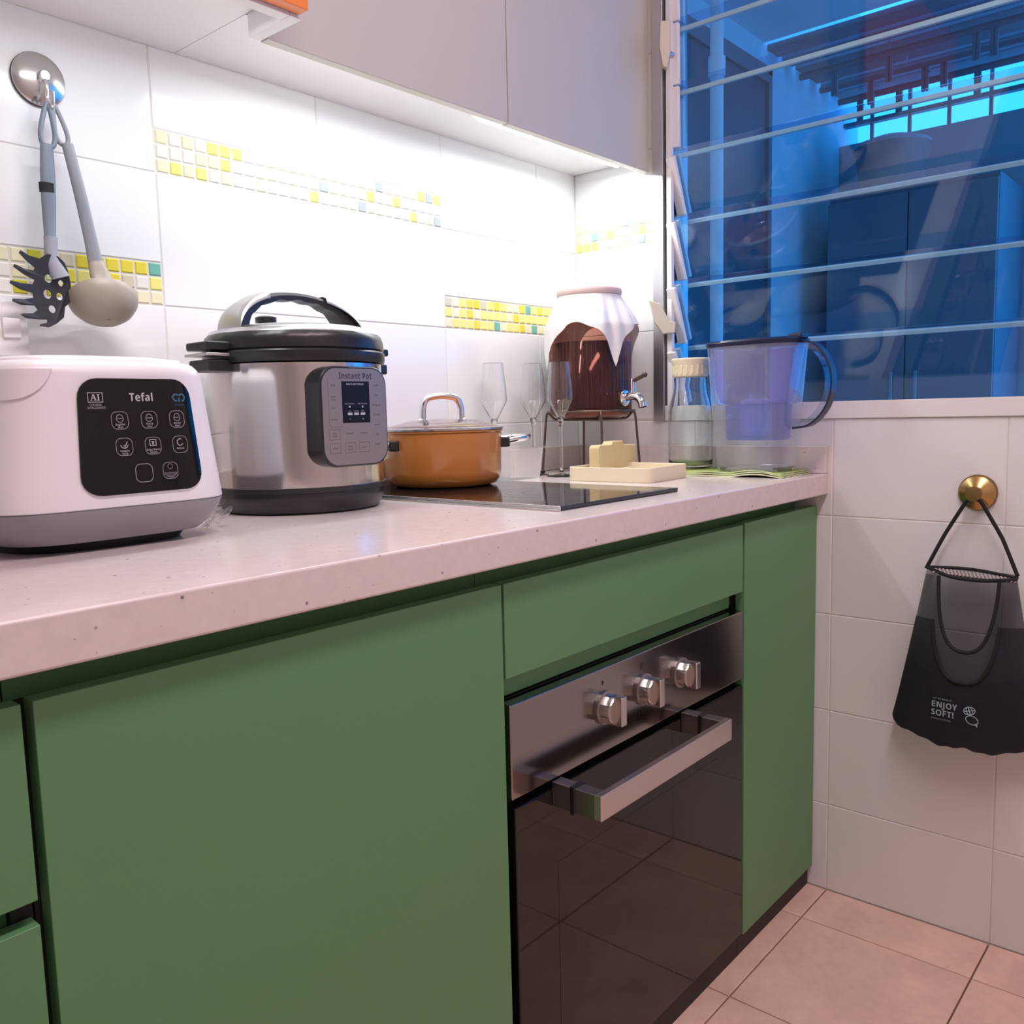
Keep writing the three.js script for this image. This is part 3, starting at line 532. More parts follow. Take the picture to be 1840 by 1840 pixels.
  const tex = canvasTex(900, 1040, (x, w, h) => {
    const g0 = '#8d8682'; x.fillStyle = g0; x.fillRect(0, 0, w, h);
    x.textAlign = 'center'; x.fillStyle = '#3a3634'; x.font = 'bold 92px sans-serif'; x.fillText('Instant Pot', 470, 112, 470);
    x.fillStyle = '#050506'; x.fillRect(268, 138, 392, 450);
    x.fillStyle = '#c8c8cc'; x.font = 'bold 26px sans-serif'; x.fillText('MULTI-USE COOKER', 460, 178);
    x.font = '22px sans-serif'; x.fillText('Less Pressure', 372, 386); x.fillText('High Pressure', 556, 386);
    x.beginPath(); x.arc(372, 412, 12, 0, 7); x.arc(556, 412, 12, 0, 7); x.fill();
    ['Less', 'Normal', 'More'].forEach((s, i) => { x.font = '20px sans-serif'; x.fillText(s, 372 + i * 92, 466); x.fillRect(340 + i * 92, 476, 66, 26); });
    x.font = 'bold 44px sans-serif'; x.fillText('\u2212', 372, 560); x.fillText('+', 556, 562);
    x.fillStyle = '#544d4a'; x.strokeStyle = '#5c5450'; x.lineWidth = 4; x.font = 'bold 26px sans-serif';
    ['Soup', 'Meat', 'Bean', 'Poultry'].forEach((s, i) => { x.fillText(s, 150, 190 + i * 122); x.fillText(s === 'Meat' ? 'Stew' : '', 150, 222 + i * 122); });
    ['Saut\u00e9', 'Rice', 'Multigrain', 'Porridge', 'Steam', 'Egg', 'Yogurt'].forEach((s, i) => x.fillText(s, 760, 190 + i * 108));
    x.beginPath(); x.moveTo(84, 120); x.lineTo(84, 590); x.quadraticCurveTo(90, 626, 130, 626); x.lineTo(266, 626); x.stroke();
    const key = (cx, cy, a, b) => { x.strokeRect(cx - 74, cy - 54, 148, 108); x.fillStyle = '#544d4a'; x.fillText(a, cx, cy - (b ? 4 : -8)); if (b) x.fillText(b, cx, cy + 28); };
    x.lineJoin = 'round'; x.lineWidth = 5;
    key(150, 708, 'Slow', 'Cook'); key(150, 856, 'Delay'); key(360, 856, 'Keep', 'Warm'); key(560, 856, 'Cancel');
    x.fillText('Pressure', 360, 708); x.fillText('Manual', 560, 708);
  });
  const face = new THREE.ShapeGeometry(roundRect(0.112, 0.132, 0.024), 12), fp = face.attributes.position;
  for (let i = 0; i < fp.count; i++) face.attributes.uv.setXY(i, fp.getX(i) / 0.112 + 0.5, fp.getY(i) / 0.132 + 0.5);
  part(pc, 'panel_face', face, std([1, 1, 1], 0.32, { map: tex, metalness: 0.35 }), [0, 0, 0.0552]);
}

// ================================================================ orange casserole
{
  const t = thing('casserole_pot', 'orange enamelled casserole pot with steel-rimmed glass lid on the hob', 'pot', [-0.58, T + 0.0068, 0.122]);
  const om = std([0.62, 0.23, 0.045], 0.2, { clearcoat: 0.6, clearcoatRoughness: 0.1 });
  part(t, 'body', latheC([[0, 0], [0.083, 0], [0.096, 0.004], [0.1035, 0.014], [0.1055, 0.026], [0.107, 0.094], [0.109, 0.096], [0.109, 0.0985], [0.105, 0.0985], [0.103, 0.02], [0.09, 0.008], [0, 0.008]], 96, 0.7), om);
  const lid = part(t, 'lid', latheC([[0.106, 0.0985], [0.11, 0.0995], [0.11, 0.103], [0.1, 0.1045], [0.1, 0.1015]], 96, 0.5), steel);
  part(lid, 'lid_glass', lathe([[0.101, 0.1035], [0.085, 0.11], [0.06, 0.1165], [0.03, 0.1195], [0, 0.1205]], 72), pane([0.92, 0.9, 0.9], 0.02));
  part(lid, 'lid_handle', tube([[-0.036, 0.117, 0], [-0.035, 0.14, 0], [-0.027, 0.156, 0], [0, 0.1605, 0], [0.027, 0.156, 0], [0.035, 0.14, 0], [0.036, 0.117, 0]], 0.0062, 60, 14, false, 0.4).scale(1, 1, 1.5).rotateY(-0.5), chrome);
  for (const s of [-1, 1]) part(lid, 'handle_foot', latheC([[0, 0.112], [0.01, 0.112], [0.01, 0.118], [0.007, 0.121], [0, 0.121]], 24), chrome, [s * 0.036 * Math.cos(0.5), 0, s * 0.036 * Math.sin(0.5)]);
  part(lid, 'vent', latheC([[0, 0.109], [0.005, 0.109], [0.005, 0.1145], [0, 0.115]], 16), steel, [-0.07, 0, 0.03]);
  for (const a of [-1, 1]) {
    const g = new THREE.Group(); g.name = 'side_handle'; g.rotation.y = a > 0 ? 1.1 : 1.1 + Math.PI; t.add(g);
    for (const b of [-0.04, 0.04]) part(g, 'bracket', rspan(b - 0.01, b + 0.01, 0.066, 0.084, 0.094, 0.112, 0.003, 2), blackPlastic);
    part(g, 'loop', tube([[-0.04, 0.076, 0.106], [-0.038, 0.08, 0.14], [-0.02, 0.082, 0.16], [0, 0.082, 0.165], [0.02, 0.082, 0.16], [0.038, 0.08, 0.14], [0.04, 0.076, 0.106]], 0.0055, 40, 12), chrome);
  }
}

// ================================================================ stemware, container
{
  const stemM = solidGlass([1, 1, 1]);
  const make = (label, x, z, s = 1) => {
    const t = thing('champagne_glass', label, 'glass', [x, T, z], 0, 'tall stemmed glasses by the jar');
    t.scale.setScalar(s);
    part(t, 'bowl', lathe([[0.0005, 0.1185], [0.006, 0.119], [0.0265, 0.155], [0.0275, 0.161], [0.0262, 0.183], [0.023, 0.21], [0.0205, 0.234], [0.0198, 0.2345], [0.0222, 0.21], [0.0254, 0.183], [0.0267, 0.161], [0.0257, 0.1555], [0.006, 0.1225], [0.0005, 0.1215]], 64), stemM);
    part(t, 'stem', lathe([[0, 0.0035], [0.01, 0.0038], [0.0045, 0.008], [0.0032, 0.02], [0.003, 0.1], [0.005, 0.112], [0.0075, 0.1185], [0, 0.117]], 32), stemM);
    part(t, 'foot', latheC([[0, 0], [0.031, 0], [0.0315, 0.001], [0.028, 0.0022], [0.012, 0.0042], [0, 0.0045]], 48), stemM);
  };
  make('tall stemmed glass standing right in front of the dark tea jar', -0.262, 0.148);
  make('tall stemmed glass behind the clear plastic tub', -0.262, 0.075, 1.0);
  make('tall stemmed glass behind the chrome handle of the orange pot', -0.36, 0.052, 1.0);
  const c = thing('plastic_container', 'frosted clear plastic food tub beside the orange pot', 'container', [-0.358, T, 0.105]);
  const pm = pane([0.95, 0.94, 0.93], 0.72);
  part(c, 'body', loft([[0, 0.046, 0.03, 5], [0.002, 0.048, 0.032, 5], [0.062, 0.055, 0.038, 5]], 64, { capB: false, crease: 0.8 }), pm);
  part(c, 'rim', grid([0.055, 0.059, 0.059, 0.055].map((a, k) => Array.from({ length: 64 }, (_, i) => { const q = -i / 64 * Math.PI * 2, cc = Math.cos(q), ss = Math.sin(q), b = a - 0.017; return [a * Math.sign(cc) * Math.abs(cc) ** 0.4, k < 2 ? 0.061 : 0.0645, b * Math.sign(ss) * Math.abs(ss) ** 0.4]; })), { closedU: true, crease: 0.6 }), pane([0.96, 0.95, 0.94], 0.3));
}

// ================================================================ drink dispenser jar, its stand and cloth
{
  const jx0 = -0.13, jz = 0.13, jy = 0.978;
  const st = thing('wire_stand', 'dark wire stand with splayed legs under the tea jar', 'stand', [jx0, T, jz]);
  const wire = std([0.16, 0.12, 0.1], 0.35, { metalness: 0.9 });
  const hy = jy - T;
  part(st, 'ring', new THREE.TorusGeometry(0.094, 0.0028, 10, 72).rotateX(Math.PI / 2), wire, [0, hy + 0.014, 0]);
  part(st, 'ring', new THREE.TorusGeometry(0.062, 0.0025, 10, 60).rotateX(Math.PI / 2), wire, [0, hy - 0.0035, 0]);
  for (const a of [45, 132, 225, 315]) {
    const c = Math.cos(a * Math.PI / 180), s = Math.sin(a * Math.PI / 180), P = (r, y) => [c * r, y, s * r];
    part(st, 'leg', tube([P(0.06, hy - 0.004), P(0.08, hy - 0.001), P(0.094, hy + 0.013), P(0.099, hy - 0.004), P(0.108, 0.003)], 0.0026, 40, 8, false, 0.3), wire);
    part(st, 'foot', rbox(0.008, 0.006, 0.008, 0.002), rubber, P(0.108, 0.003));
  }
  const t = thing('drink_dispenser', 'ribbed glass drink dispenser of dark tea with a metal tap', 'jar', [jx0, jy, jz]);
  const ribs = 60;
  const ribbed = (prof, amp) => grid(prof.map(([r, y, k = 1]) => Array.from({ length: ribs * 6 }, (_, i) => { const a = -i / (ribs * 6) * Math.PI * 2, q = r + amp * k * Math.abs(Math.sin(a * ribs / 2)); return [q * Math.cos(a), y, q * Math.sin(a)]; })), { closedU: true });
  part(t, 'tea', lathe([[0, 0.012], [0.078, 0.012], [0.0835, 0.018], [0.0835, 0.16], [0, 0.16]], 96), std([0.05, 0.014, 0.011], 0.08));
  part(t, 'glass_jar', ribbed([[0.05, 0.001, 0], [0.074, 0.0015, 0], [0.083, 0.008, 0.2], [0.0862, 0.014, 1], [0.0862, 0.09, 1], [0.0862, 0.168, 1], [0.0805, 0.19, 0.8], [0.07, 0.218, 0], [0.06, 0.238, 0], [0.06, 0.262, 0]], 0.0028), pane([0.8, 0.52, 0.46], 0.03));
  part(t, 'glass_base', latheC([[0, 0], [0.07, 0], [0.082, 0.006], [0.082, 0.0115], [0, 0.0115]], 72), std([0.5, 0.22, 0.11], 0.06, { transmission: 0.6, thickness: 0.01 }));
  part(t, 'lid', latheC([[0, 0.262], [0.062, 0.262], [0.062, 0.274], [0, 0.275]], 60), std([0.7, 0.55, 0.5], 0.6));
  // tap points to the room and the window: built towards +x of its own frame
  const tap = new THREE.Group(); tap.name = 'tap'; tap.position.set(0, 0.04, 0); tap.rotation.y = -1.62; t.add(tap);
  part(tap, 'washer', latheC([[0, 0], [0.017, 0], [0.017, 0.006], [0.011, 0.009], [0, 0.009]], 36).rotateZ(-Math.PI / 2), chrome, [0.087, 0, 0]);
  part(tap, 'spout', tube([[0.09, 0, 0], [0.108, 0.004, 0], [0.124, 0.002, 0], [0.134, -0.008, 0], [0.137, -0.02, 0]], 0.0085, 30, 16), chrome);
  part(tap, 'valve_stem', latheC([[0, 0], [0.0065, 0], [0.0055, 0.026], [0.004, 0.032], [0, 0.033]], 24), chrome, [0.112, 0.008, 0]);
  part(tap, 'lever', join(rod([0.112, 0.034, 0], [0.142, 0.046, 0], 0.0042, 12), new THREE.SphereGeometry(0.0055, 16, 12).translate(0.143, 0.0465, 0)), std([0.07, 0.04, 0.035], 0.3));
  // cotton cloth tied over the mouth
  const cl = thing('cloth_cover', 'white cotton cloth tied over the mouth of the tea jar', 'cloth', [jx0, jy, jz]);
  const camA = Math.atan2(1.2651 - jz, -1.7193 - jx0);            // direction to the room where the drape is seen
  const rows = [], NA = 160, NS = 60, S = 0.149;
  for (let j = 0; j <= NS; j++) {
    const row = [];
    for (let i = 0; i <= NA; i++) {
      const a = i / NA * Math.PI * 2, q = a - camA + 32 * Math.PI / 180 - Math.PI / 4;     // square cloth: corners 32 degrees off the camera direction
      const reach = Math.min(S / Math.max(Math.abs(Math.cos(q)), Math.abs(Math.sin(q))) ** 1.5, S * 1.66) + 0.004 * Math.sin(5 * a + 1) + 0.002 * Math.sin(13 * a);
      const s = j / NS * reach; let r, y;
      const neck = 0.0645, top = 0.2765;
      if (s < neck) { r = s; y = top + 0.0015 * Math.sin(r * 60); }
      else if (s < neck + 0.016) { r = neck + 0.0012; y = top - (s - neck); }
      else {
        const d = s - neck - 0.016, cone = Math.min(d, 0.075), hang = Math.max(0, d - 0.075);   // sloping over the shoulder, then hanging
        r = neck + 0.0012 + cone * 0.42 + hang * 0.05;
        y = top - 0.016 - cone * 0.905 - hang * 0.985;
        const fold = Math.min(1, d / 0.05);
        r += fold * (0.004 + 0.005 * Math.sin(7 * a + 2.6 * Math.sin(2 * a + 0.7)) + 0.0024 * Math.sin(17 * a + 1.3));
      }
      row.push([r * Math.cos(a), y, r * Math.sin(a)]);
    }
    rows.push(row);
  }
  const cotton = std([0.84, 0.82, 0.81], 0.85, { transmission: 0.12, thickness: 0, side: THREE.DoubleSide });
  part(cl, 'sheet', grid(rows, { flip: true }), cotton);
  part(cl, 'rubber_band', new THREE.TorusGeometry(0.0665, 0.004, 10, 80).scale(1, 1, 2).rotateX(Math.PI / 2), std([0.62, 0.48, 0.44], 0.6), [0, 0.266, 0]);
}

// ================================================================ cutting board tray and boards
{
  const t = thing('board_tray', 'cream plastic tray with scooped sides beside the hob', 'tray', [-0.268, T, 0.315], 0.06);
  const w = 0.08, d = 0.09, h = 0.027;
  const tr = roundRect(2 * w, 2 * d, 0.016); tr.holes.push(roundRect(2 * w - 0.009, 2 * d - 0.009, 0.012));
  const wall = extrude(tr, h, 0.0012, 2, 8).rotateX(-Math.PI / 2);
  part(t, 'wall', wall, creamPlastic);
  part(t, 'bottom', extrude(roundRect(2 * w - 0.004, 2 * d - 0.004, 0.014), 0.006, 0.001, 1, 8).rotateX(-Math.PI / 2), creamPlastic);
  part(t, 'slot_rib', rspan(-0.06, 0.06, 0.006, 0.02, -0.07, -0.062, 0.002), creamPlastic);
  part(t, 'slot_rib', rspan(-0.06, 0.06, 0.006, 0.02, -0.03, -0.022, 0.002), creamPlastic);
  const b = thing('cutting_board', 'cream cutting board with index tab upright in its tray', 'cutting board', [-0.233, T + 0.0062, 0.256], 0.0);
  const s = new THREE.Shape(), W = 0.066, H = 0.06, r = 0.008;
  s.moveTo(-W, 0); s.lineTo(W, 0); s.lineTo(W, H - 0.003); s.lineTo(0.024, H - 0.002); s.lineTo(0.019, H + 0.006); s.lineTo(-0.016, H + 0.006); s.lineTo(-0.022, H); s.lineTo(-W + r, H); s.absarc(-W + r, H - r, r, Math.PI / 2, Math.PI); s.lineTo(-W, 0);
  part(b, 'board', extrude(s, 0.024, 0.0025, 3, 10).translate(0, 0, -0.012), std([0.72, 0.58, 0.33], 0.45));
}

// ================================================================ green cloth, carafe and filter jug
{
  const t = thing('dish_cloth', 'folded green dish cloth with pale hem under the filter jug', 'cloth', [-0.09, T, 0.44]);
  const hem = std([0.7, 0.74, 0.48], 0.9), gm = std([0.36, 0.47, 0.13], 0.95);
  const sheet = (x0, x1, z0, z1, h, ph, amp) => {
    const top = [], bot = [], N = 40, K = 26;
    for (let j = 0; j <= N; j++) {
      const a = [], c = [];
      for (let i = 0; i <= K; i++) {
        const u = i / K, v = j / N, x = x0 + (x1 - x0) * u, z = z0 + (z1 - z0) * v;
        const e = Math.max(0, Math.abs(u - 0.5) - 0.36) / 0.14, f = Math.max(0, Math.abs(v - 0.5) - 0.4) / 0.1;
        const y = h + amp * Math.max(0, Math.sin(v * 9 + ph)) * Math.max(0, 1 - u * 2.2) + 0.0006 * Math.sin(u * 30 + v * 17);
        a.push([x, y + 0.0022, z]); c.push([x, y, z]);
      }
      top.push(a); bot.push(c);
    }
    const ring = r => [...r[0], ...r.slice(1).map(q => q[K]), ...r[N].slice(0, K).reverse(), ...r.slice(1, N).reverse().map(q => q[0])];
    return [join(grid(top, { flip: true }), grid(bot)), grid([ring(bot), ring(top)], { closedU: true, flip: true })];
  };
  const layers = [[-0.066, 0.07, -0.16, 0.137, 0.0003, 0.4, 0.0045], [-0.061, 0.07, -0.154, 0.134, 0.0034, 0.4, 0.0052], [-0.052, 0.07, -0.146, 0.13, 0.0064, 0.7, 0.0048]];
  layers.forEach(l => { const [a, b] = sheet(...l); const f = part(t, 'fold', a, gm); part(f, 'hem', b, hem); });

  const TOP = T + 0.0094;
  const c = thing('glass_carafe', 'round glass water carafe with cream screw lid on the green cloth', 'carafe', [-0.078, TOP, 0.345]);
  part(c, 'glass_body', lathe([[0.0005, 0.001], [0.04, 0.001], [0.0445, 0.006], [0.0455, 0.02], [0.0455, 0.095], [0.0445, 0.118], [0.04, 0.14], [0.035, 0.156], [0.033, 0.17], [0.0336, 0.186], [0.0312, 0.186], [0.0308, 0.17], [0.0328, 0.155], [0.0378, 0.138], [0.0422, 0.117], [0.0432, 0.095], [0.0432, 0.02], [0.041, 0.009], [0.0005, 0.0075]], 72), solidGlass([0.96, 0.98, 0.975]));
  const lid = part(c, 'lid', latheC([[0, 0.188], [0.0345, 0.188], [0.036, 0.19], [0.0368, 0.212], [0.0378, 0.216], [0.0395, 0.22], [0.0395, 0.2235], [0.036, 0.2255], [0, 0.2265]], 72, 0.5), creamPlastic);
  for (let k = 0; k < 20; k++) { const a = k / 20 * Math.PI * 2; part(lid, 'grip_rib', rbox(0.003, 0.018, 0.0042, 0.001, 1), creamPlastic, [0.0365 * Math.cos(a), 0.2015, 0.0365 * Math.sin(a)], [0, -a, 0]); }

  const j = thing('water_filter_jug', 'clear water filter jug with blue filter insert on the green cloth', 'jug', [-0.092, TOP, 0.497], -0.08);
  const jc = std([0.95, 0.96, 0.97], 0.05, { transmission: 0.9, thickness: 0, ior: 1.6 }), blue = std([0.4, 0.46, 0.85], 0.12, { transmission: 0.85, thickness: 0 }), navy = std([0.01, 0.014, 0.05], 0.3);
  part(j, 'jug_body', loft([[0.001, 0.047, 0.066, 4], [0.006, 0.05, 0.07, 4], [0.1, 0.054, 0.079, 4], [0.18, 0.056, 0.088, 3.6], [0.245, 0.058, 0.095, 3.2], [0.246, 0.0565, 0.0935, 3.2]], 88, { capB: false }), jc);
  part(j, 'thick_bottom', loft([[0.0015, 0.0465, 0.0655, 4], [0.009, 0.049, 0.069, 4]], 64, { crease: 0.6 }), solidGlass([0.97, 0.98, 0.98]));
  const ins = part(j, 'filter_funnel', loft([[0.128, 0.034, 0.055, 3.4, 0, 0.004], [0.133, 0.042, 0.068, 3.4], [0.16, 0.0485, 0.077, 3.4], [0.236, 0.0535, 0.0895, 3.2]], 80, { capB: false }), blue);
  part(ins, 'cartridge_cup', loft([[0.06, 0.034, 0.054, 6, 0, 0.004], [0.064, 0.036, 0.056, 6, 0, 0.004], [0.128, 0.037, 0.058, 6, 0, 0.004]], 72), std([0.3, 0.45, 0.9], 0.12, { transmission: 0.84, thickness: 0 }));
  part(ins, 'cartridge', latheC([[0, 0.068], [0.026, 0.068], [0.03, 0.075], [0.03, 0.135], [0.02, 0.14], [0, 0.141]], 48), std([0.6, 0.66, 0.85], 0.5));
  part(ins, 'ledge', loft([[0.1285, 0.045, 0.075, 4], [0.131, 0.046, 0.076, 4]], 64), pane([0.75, 0.82, 0.95], 0.2));
  const jl = part(j, 'lid', loft([[0.24, 0.0585, 0.0955, 3.2], [0.247, 0.06, 0.098, 3.2], [0.251, 0.056, 0.092, 3.2], [0.252, 0.04, 0.07, 3]], 80, { crease: 0.7 }), navy);
  part(jl, 'thumb_tab', rspan(-0.014, 0.014, 0.248, 0.258, 0.072, 0.1, 0.003, 2), navy);
  const arc = [[0.096, 0.24], [0.118, 0.236], [0.14, 0.215], [0.153, 0.18], [0.152, 0.145], [0.137, 0.112], [0.112, 0.09], [0.08, 0.084]];
  const band = (inner, outer, hw) => { const crv = new THREE.CatmullRomCurve3(arc.map(([z, y]) => V(0, y, z))), rows = [], N = 48; for (let i = 0; i <= N; i++) { const p = crv.getPoint(i / N), tg = crv.getTangent(i / N), nz = tg.y, ny = -tg.z; const P = (o, x) => [x, p.y - ny * o, p.z - nz * o]; rows.push([P(outer, -hw), P(outer, hw), P(inner, hw), P(inner, -hw)]); } return toCreasedNormals(grid(rows, { closedU: true, capA: true, capB: true }), 0.7); };
  const hd = part(j, 'handle', band(-0.01, 0.0, 0.011), pane([0.8, 0.86, 0.92], 0.05));
  part(hd, 'handle_strip', band(0.0002, 0.0036, 0.01), navy);
}

// ================================================================ hook with utensils on the back wall
{
  const k = thing('suction_hook', 'round steel suction hook on the back wall holding two utensils', 'hook', [-1.189, 1.446, 0.0002]);
  part(k, 'suction_pad', latheC([[0, 0], [0.034, 0], [0.034, 0.004], [0, 0.004]], 56).rotateX(Math.PI / 2), std([0.05, 0.055, 0.06], 0.5));
  part(k, 'disc', lathe([[0.0335, 0.004], [0.0325, 0.0075], [0.02, 0.0125], [0.008, 0.015], [0, 0.0155]], 64).rotateX(Math.PI / 2), std([0.66, 0.66, 0.64], 0.18, { metalness: 1 }));
  part(k, 'knob', latheC([[0, 0.014], [0.007, 0.014], [0.007, 0.022], [0.0055, 0.026], [0, 0.027]], 28).rotateX(Math.PI / 2), chrome);
  part(k, 'hook_wire', tube([[0, 0.0, 0.022], [0, -0.012, 0.026], [0, -0.03, 0.026], [0, -0.041, 0.03], [0, -0.042, 0.038], [0, -0.034, 0.042], [0, -0.024, 0.043]], 0.0026, 50, 10), chrome);

  const HZ = 0.034;                                               // plane the utensils hang in
  const hm = std([0.17, 0.2, 0.25], 0.45), hm2 = std([0.25, 0.26, 0.3], 0.5);
  // a flat handle with rounded section along a path, widths given; loop with an opening at its top end
  const ribbon = (path, widths, th) => { const crv = new THREE.CatmullRomCurve3(path.map(p => V(...p))), rows = [], N = 50; for (let i = 0; i <= N; i++) { const u = i / N, p = crv.getPoint(u), tg = crv.getTangent(u), nx = -tg.y, ny = tg.x, f = u * (widths.length - 1), a = Math.floor(f), w = widths[a] + (widths[Math.min(a + 1, widths.length - 1)] - widths[a]) * (f - a), row = []; for (let q = 0; q < 14; q++) { const an = -q / 14 * Math.PI * 2; row.push([p.x + nx * w * Math.cos(an), p.y + ny * w * Math.cos(an), p.z + th * Math.sin(an)]); } rows.push(row); } return grid(rows, { closedU: true, capA: true, capB: true }); };
  const loop = (x, y, w, h, r, lean) => tube([[0, 0, 0], [w * 0.55, -h * 0.28, 0], [w, -h * 0.75, 0], [w * 0.75, -h, 0], [0, -h * 1.08, 0], [-w * 0.75, -h, 0], [-w, -h * 0.75, 0], [-w * 0.55, -h * 0.28, 0]].map(([a, b]) => [x + a * Math.cos(lean) - b * Math.sin(lean), y + a * Math.sin(lean) + b * Math.cos(lean), HZ]), r, 60, 10, true);

  const s = thing('pasta_server', 'grey spaghetti server with black slotted toothed head on the hook', 'utensil', [-1.197, 1.402, 0]);
  part(s, 'hanging_loop', loop(0.004, 0.006, 0.009, 0.052, 0.0032, -0.06), hm);
  part(s, 'handle', ribbon([[-0.001, -0.046, HZ], [-0.004, -0.1, HZ + 0.002], [-0.007, -0.15, HZ + 0.004], [-0.009, -0.19, HZ + 0.008], [-0.004, -0.215, HZ + 0.012]], [0.008, 0.0095, 0.0095, 0.008, 0.007, 0.0085, 0.012], 0.0052), hm);
  part(s, 'collar', ribbon([[-0.0055, -0.096, HZ + 0.002], [-0.0055, -0.108, HZ + 0.002]], [0.0102, 0.0102], 0.006), rubber);
  part(s, 'neck', ribbon([[-0.008, -0.165, HZ + 0.006], [-0.009, -0.195, HZ + 0.0085], [-0.002, -0.217, HZ + 0.0125]], [0.0085, 0.0085, 0.0125], 0.0062), hm2);
  // head: a cupped plate with five teeth to the side and a row of holes
  const o = new THREE.Shape([[0.018, -0.206], [0.021, -0.222], [0.02, -0.246], [0.011, -0.254], [0.008, -0.268], [-0.003, -0.277], [-0.013, -0.282], [-0.024, -0.281], [-0.023, -0.2785], [-0.014, -0.276], [-0.0135, -0.272], [-0.022, -0.2725], [-0.04, -0.272], [-0.047, -0.268], [-0.043, -0.266], [-0.03, -0.265], [-0.0235, -0.26], [-0.027, -0.255], [-0.045, -0.2555], [-0.056, -0.252], [-0.055, -0.249], [-0.04, -0.248], [-0.0275, -0.245], [-0.0275, -0.239], [-0.044, -0.236], [-0.057, -0.23], [-0.056, -0.2265], [-0.042, -0.228], [-0.027, -0.228], [-0.024, -0.222], [-0.037, -0.217], [-0.051, -0.209], [-0.0495, -0.2055], [-0.036, -0.21], [-0.025, -0.2105], [-0.023, -0.207], [-0.034, -0.199], [-0.043, -0.191], [-0.041, -0.188], [-0.03, -0.193], [-0.017, -0.195], [-0.008, -0.188], [0.006, -0.19], [0.014, -0.197]].map(p => new THREE.Vector2(...p)));
  for (const [hx, hy, hr] of [[-0.007, -0.219, 0.0058], [0.0085, -0.2235, 0.0045], [-0.0095, -0.239, 0.0062], [0.0055, -0.241, 0.0052], [-0.0055, -0.258, 0.0055]]) { const q = new THREE.Path(); q.absellipse(hx, hy, hr, hr * 1.05, 0, Math.PI * 2, true); o.holes.push(q); }
  const head = extrude(o, 0.0032, 0.0006, 1, 8), hp = head.attributes.position;
  for (let i = 0; i < hp.count; i++) { const x = hp.getX(i), y = hp.getY(i); hp.setZ(i, hp.getZ(i) + HZ + 0.006 + 5.0 * Math.max(0, -x - 0.018) ** 2 + 2.2 * (y + 0.235) ** 2); }
  head.computeVertexNormals();
  part(s, 'head', head, std([0.018, 0.019, 0.026], 0.45), [-0.009, 0, 0]);

  const l = thing('soup_ladle', 'taupe ladle with grey handle hanging beside the spaghetti server', 'utensil', [-1.183, 1.402, 0]);
  const lm = std([0.33, 0.29, 0.23], 0.42);
  part(l, 'hanging_loop', loop(-0.002, 0.006, 0.0075, 0.046, 0.003, 0.2), hm2);
  part(l, 'handle', ribbon([[0.009, -0.042, HZ + 0.006], [0.02, -0.1, HZ + 0.006], [0.029, -0.155, HZ + 0.006], [0.038, -0.21, HZ + 0.004]], [0.0075, 0.008, 0.0085, 0.009, 0.0115], 0.0055), std([0.25, 0.26, 0.29], 0.45));
  // bowl: half an egg, open side to the wall and up
  const bowl = lathe([[0.001, -0.032], [0.012, -0.0305], [0.024, -0.0255], [0.034, -0.0165], [0.0405, -0.006], [0.0425, 0.004], [0.0405, 0.004], [0.0385, -0.005], [0.0325, -0.015], [0.023, -0.0235], [0.012, -0.0285], [0.001, -0.03]], 56).scale(1.08, 1.02, 0.95);
  part(l, 'bowl', bowl, lm, [0.0385, -0.243, HZ + 0.012], [-0.62, 0, -0.12]);
  part(l, 'bowl_neck', ribbon([[0.035, -0.19, HZ + 0.006], [0.0385, -0.214, HZ + 0.013], [0.04, -0.238, HZ + 0.03]], [0.0105, 0.016, 0.026], 0.0062), lm);

  const so = thing('wall_socket', 'white square wall socket plate low on the back wall', 'socket', [-1.273, 1.119, 0.0005]);
  part(so, 'plate', rspan(-0.043, 0.043, -0.036, 0.036, 0, 0.011, 0.003, 2), whiteLam);
  part(so, 'rocker', rspan(0.01, 0.032, -0.012, 0.014, 0.011, 0.0145, 0.002, 2), whitePlastic);
  part(so, 'bottom_box', rspan(-0.046, 0.046, -0.052, -0.0365, 0, 0.016, 0.003, 2), whiteLam);
}

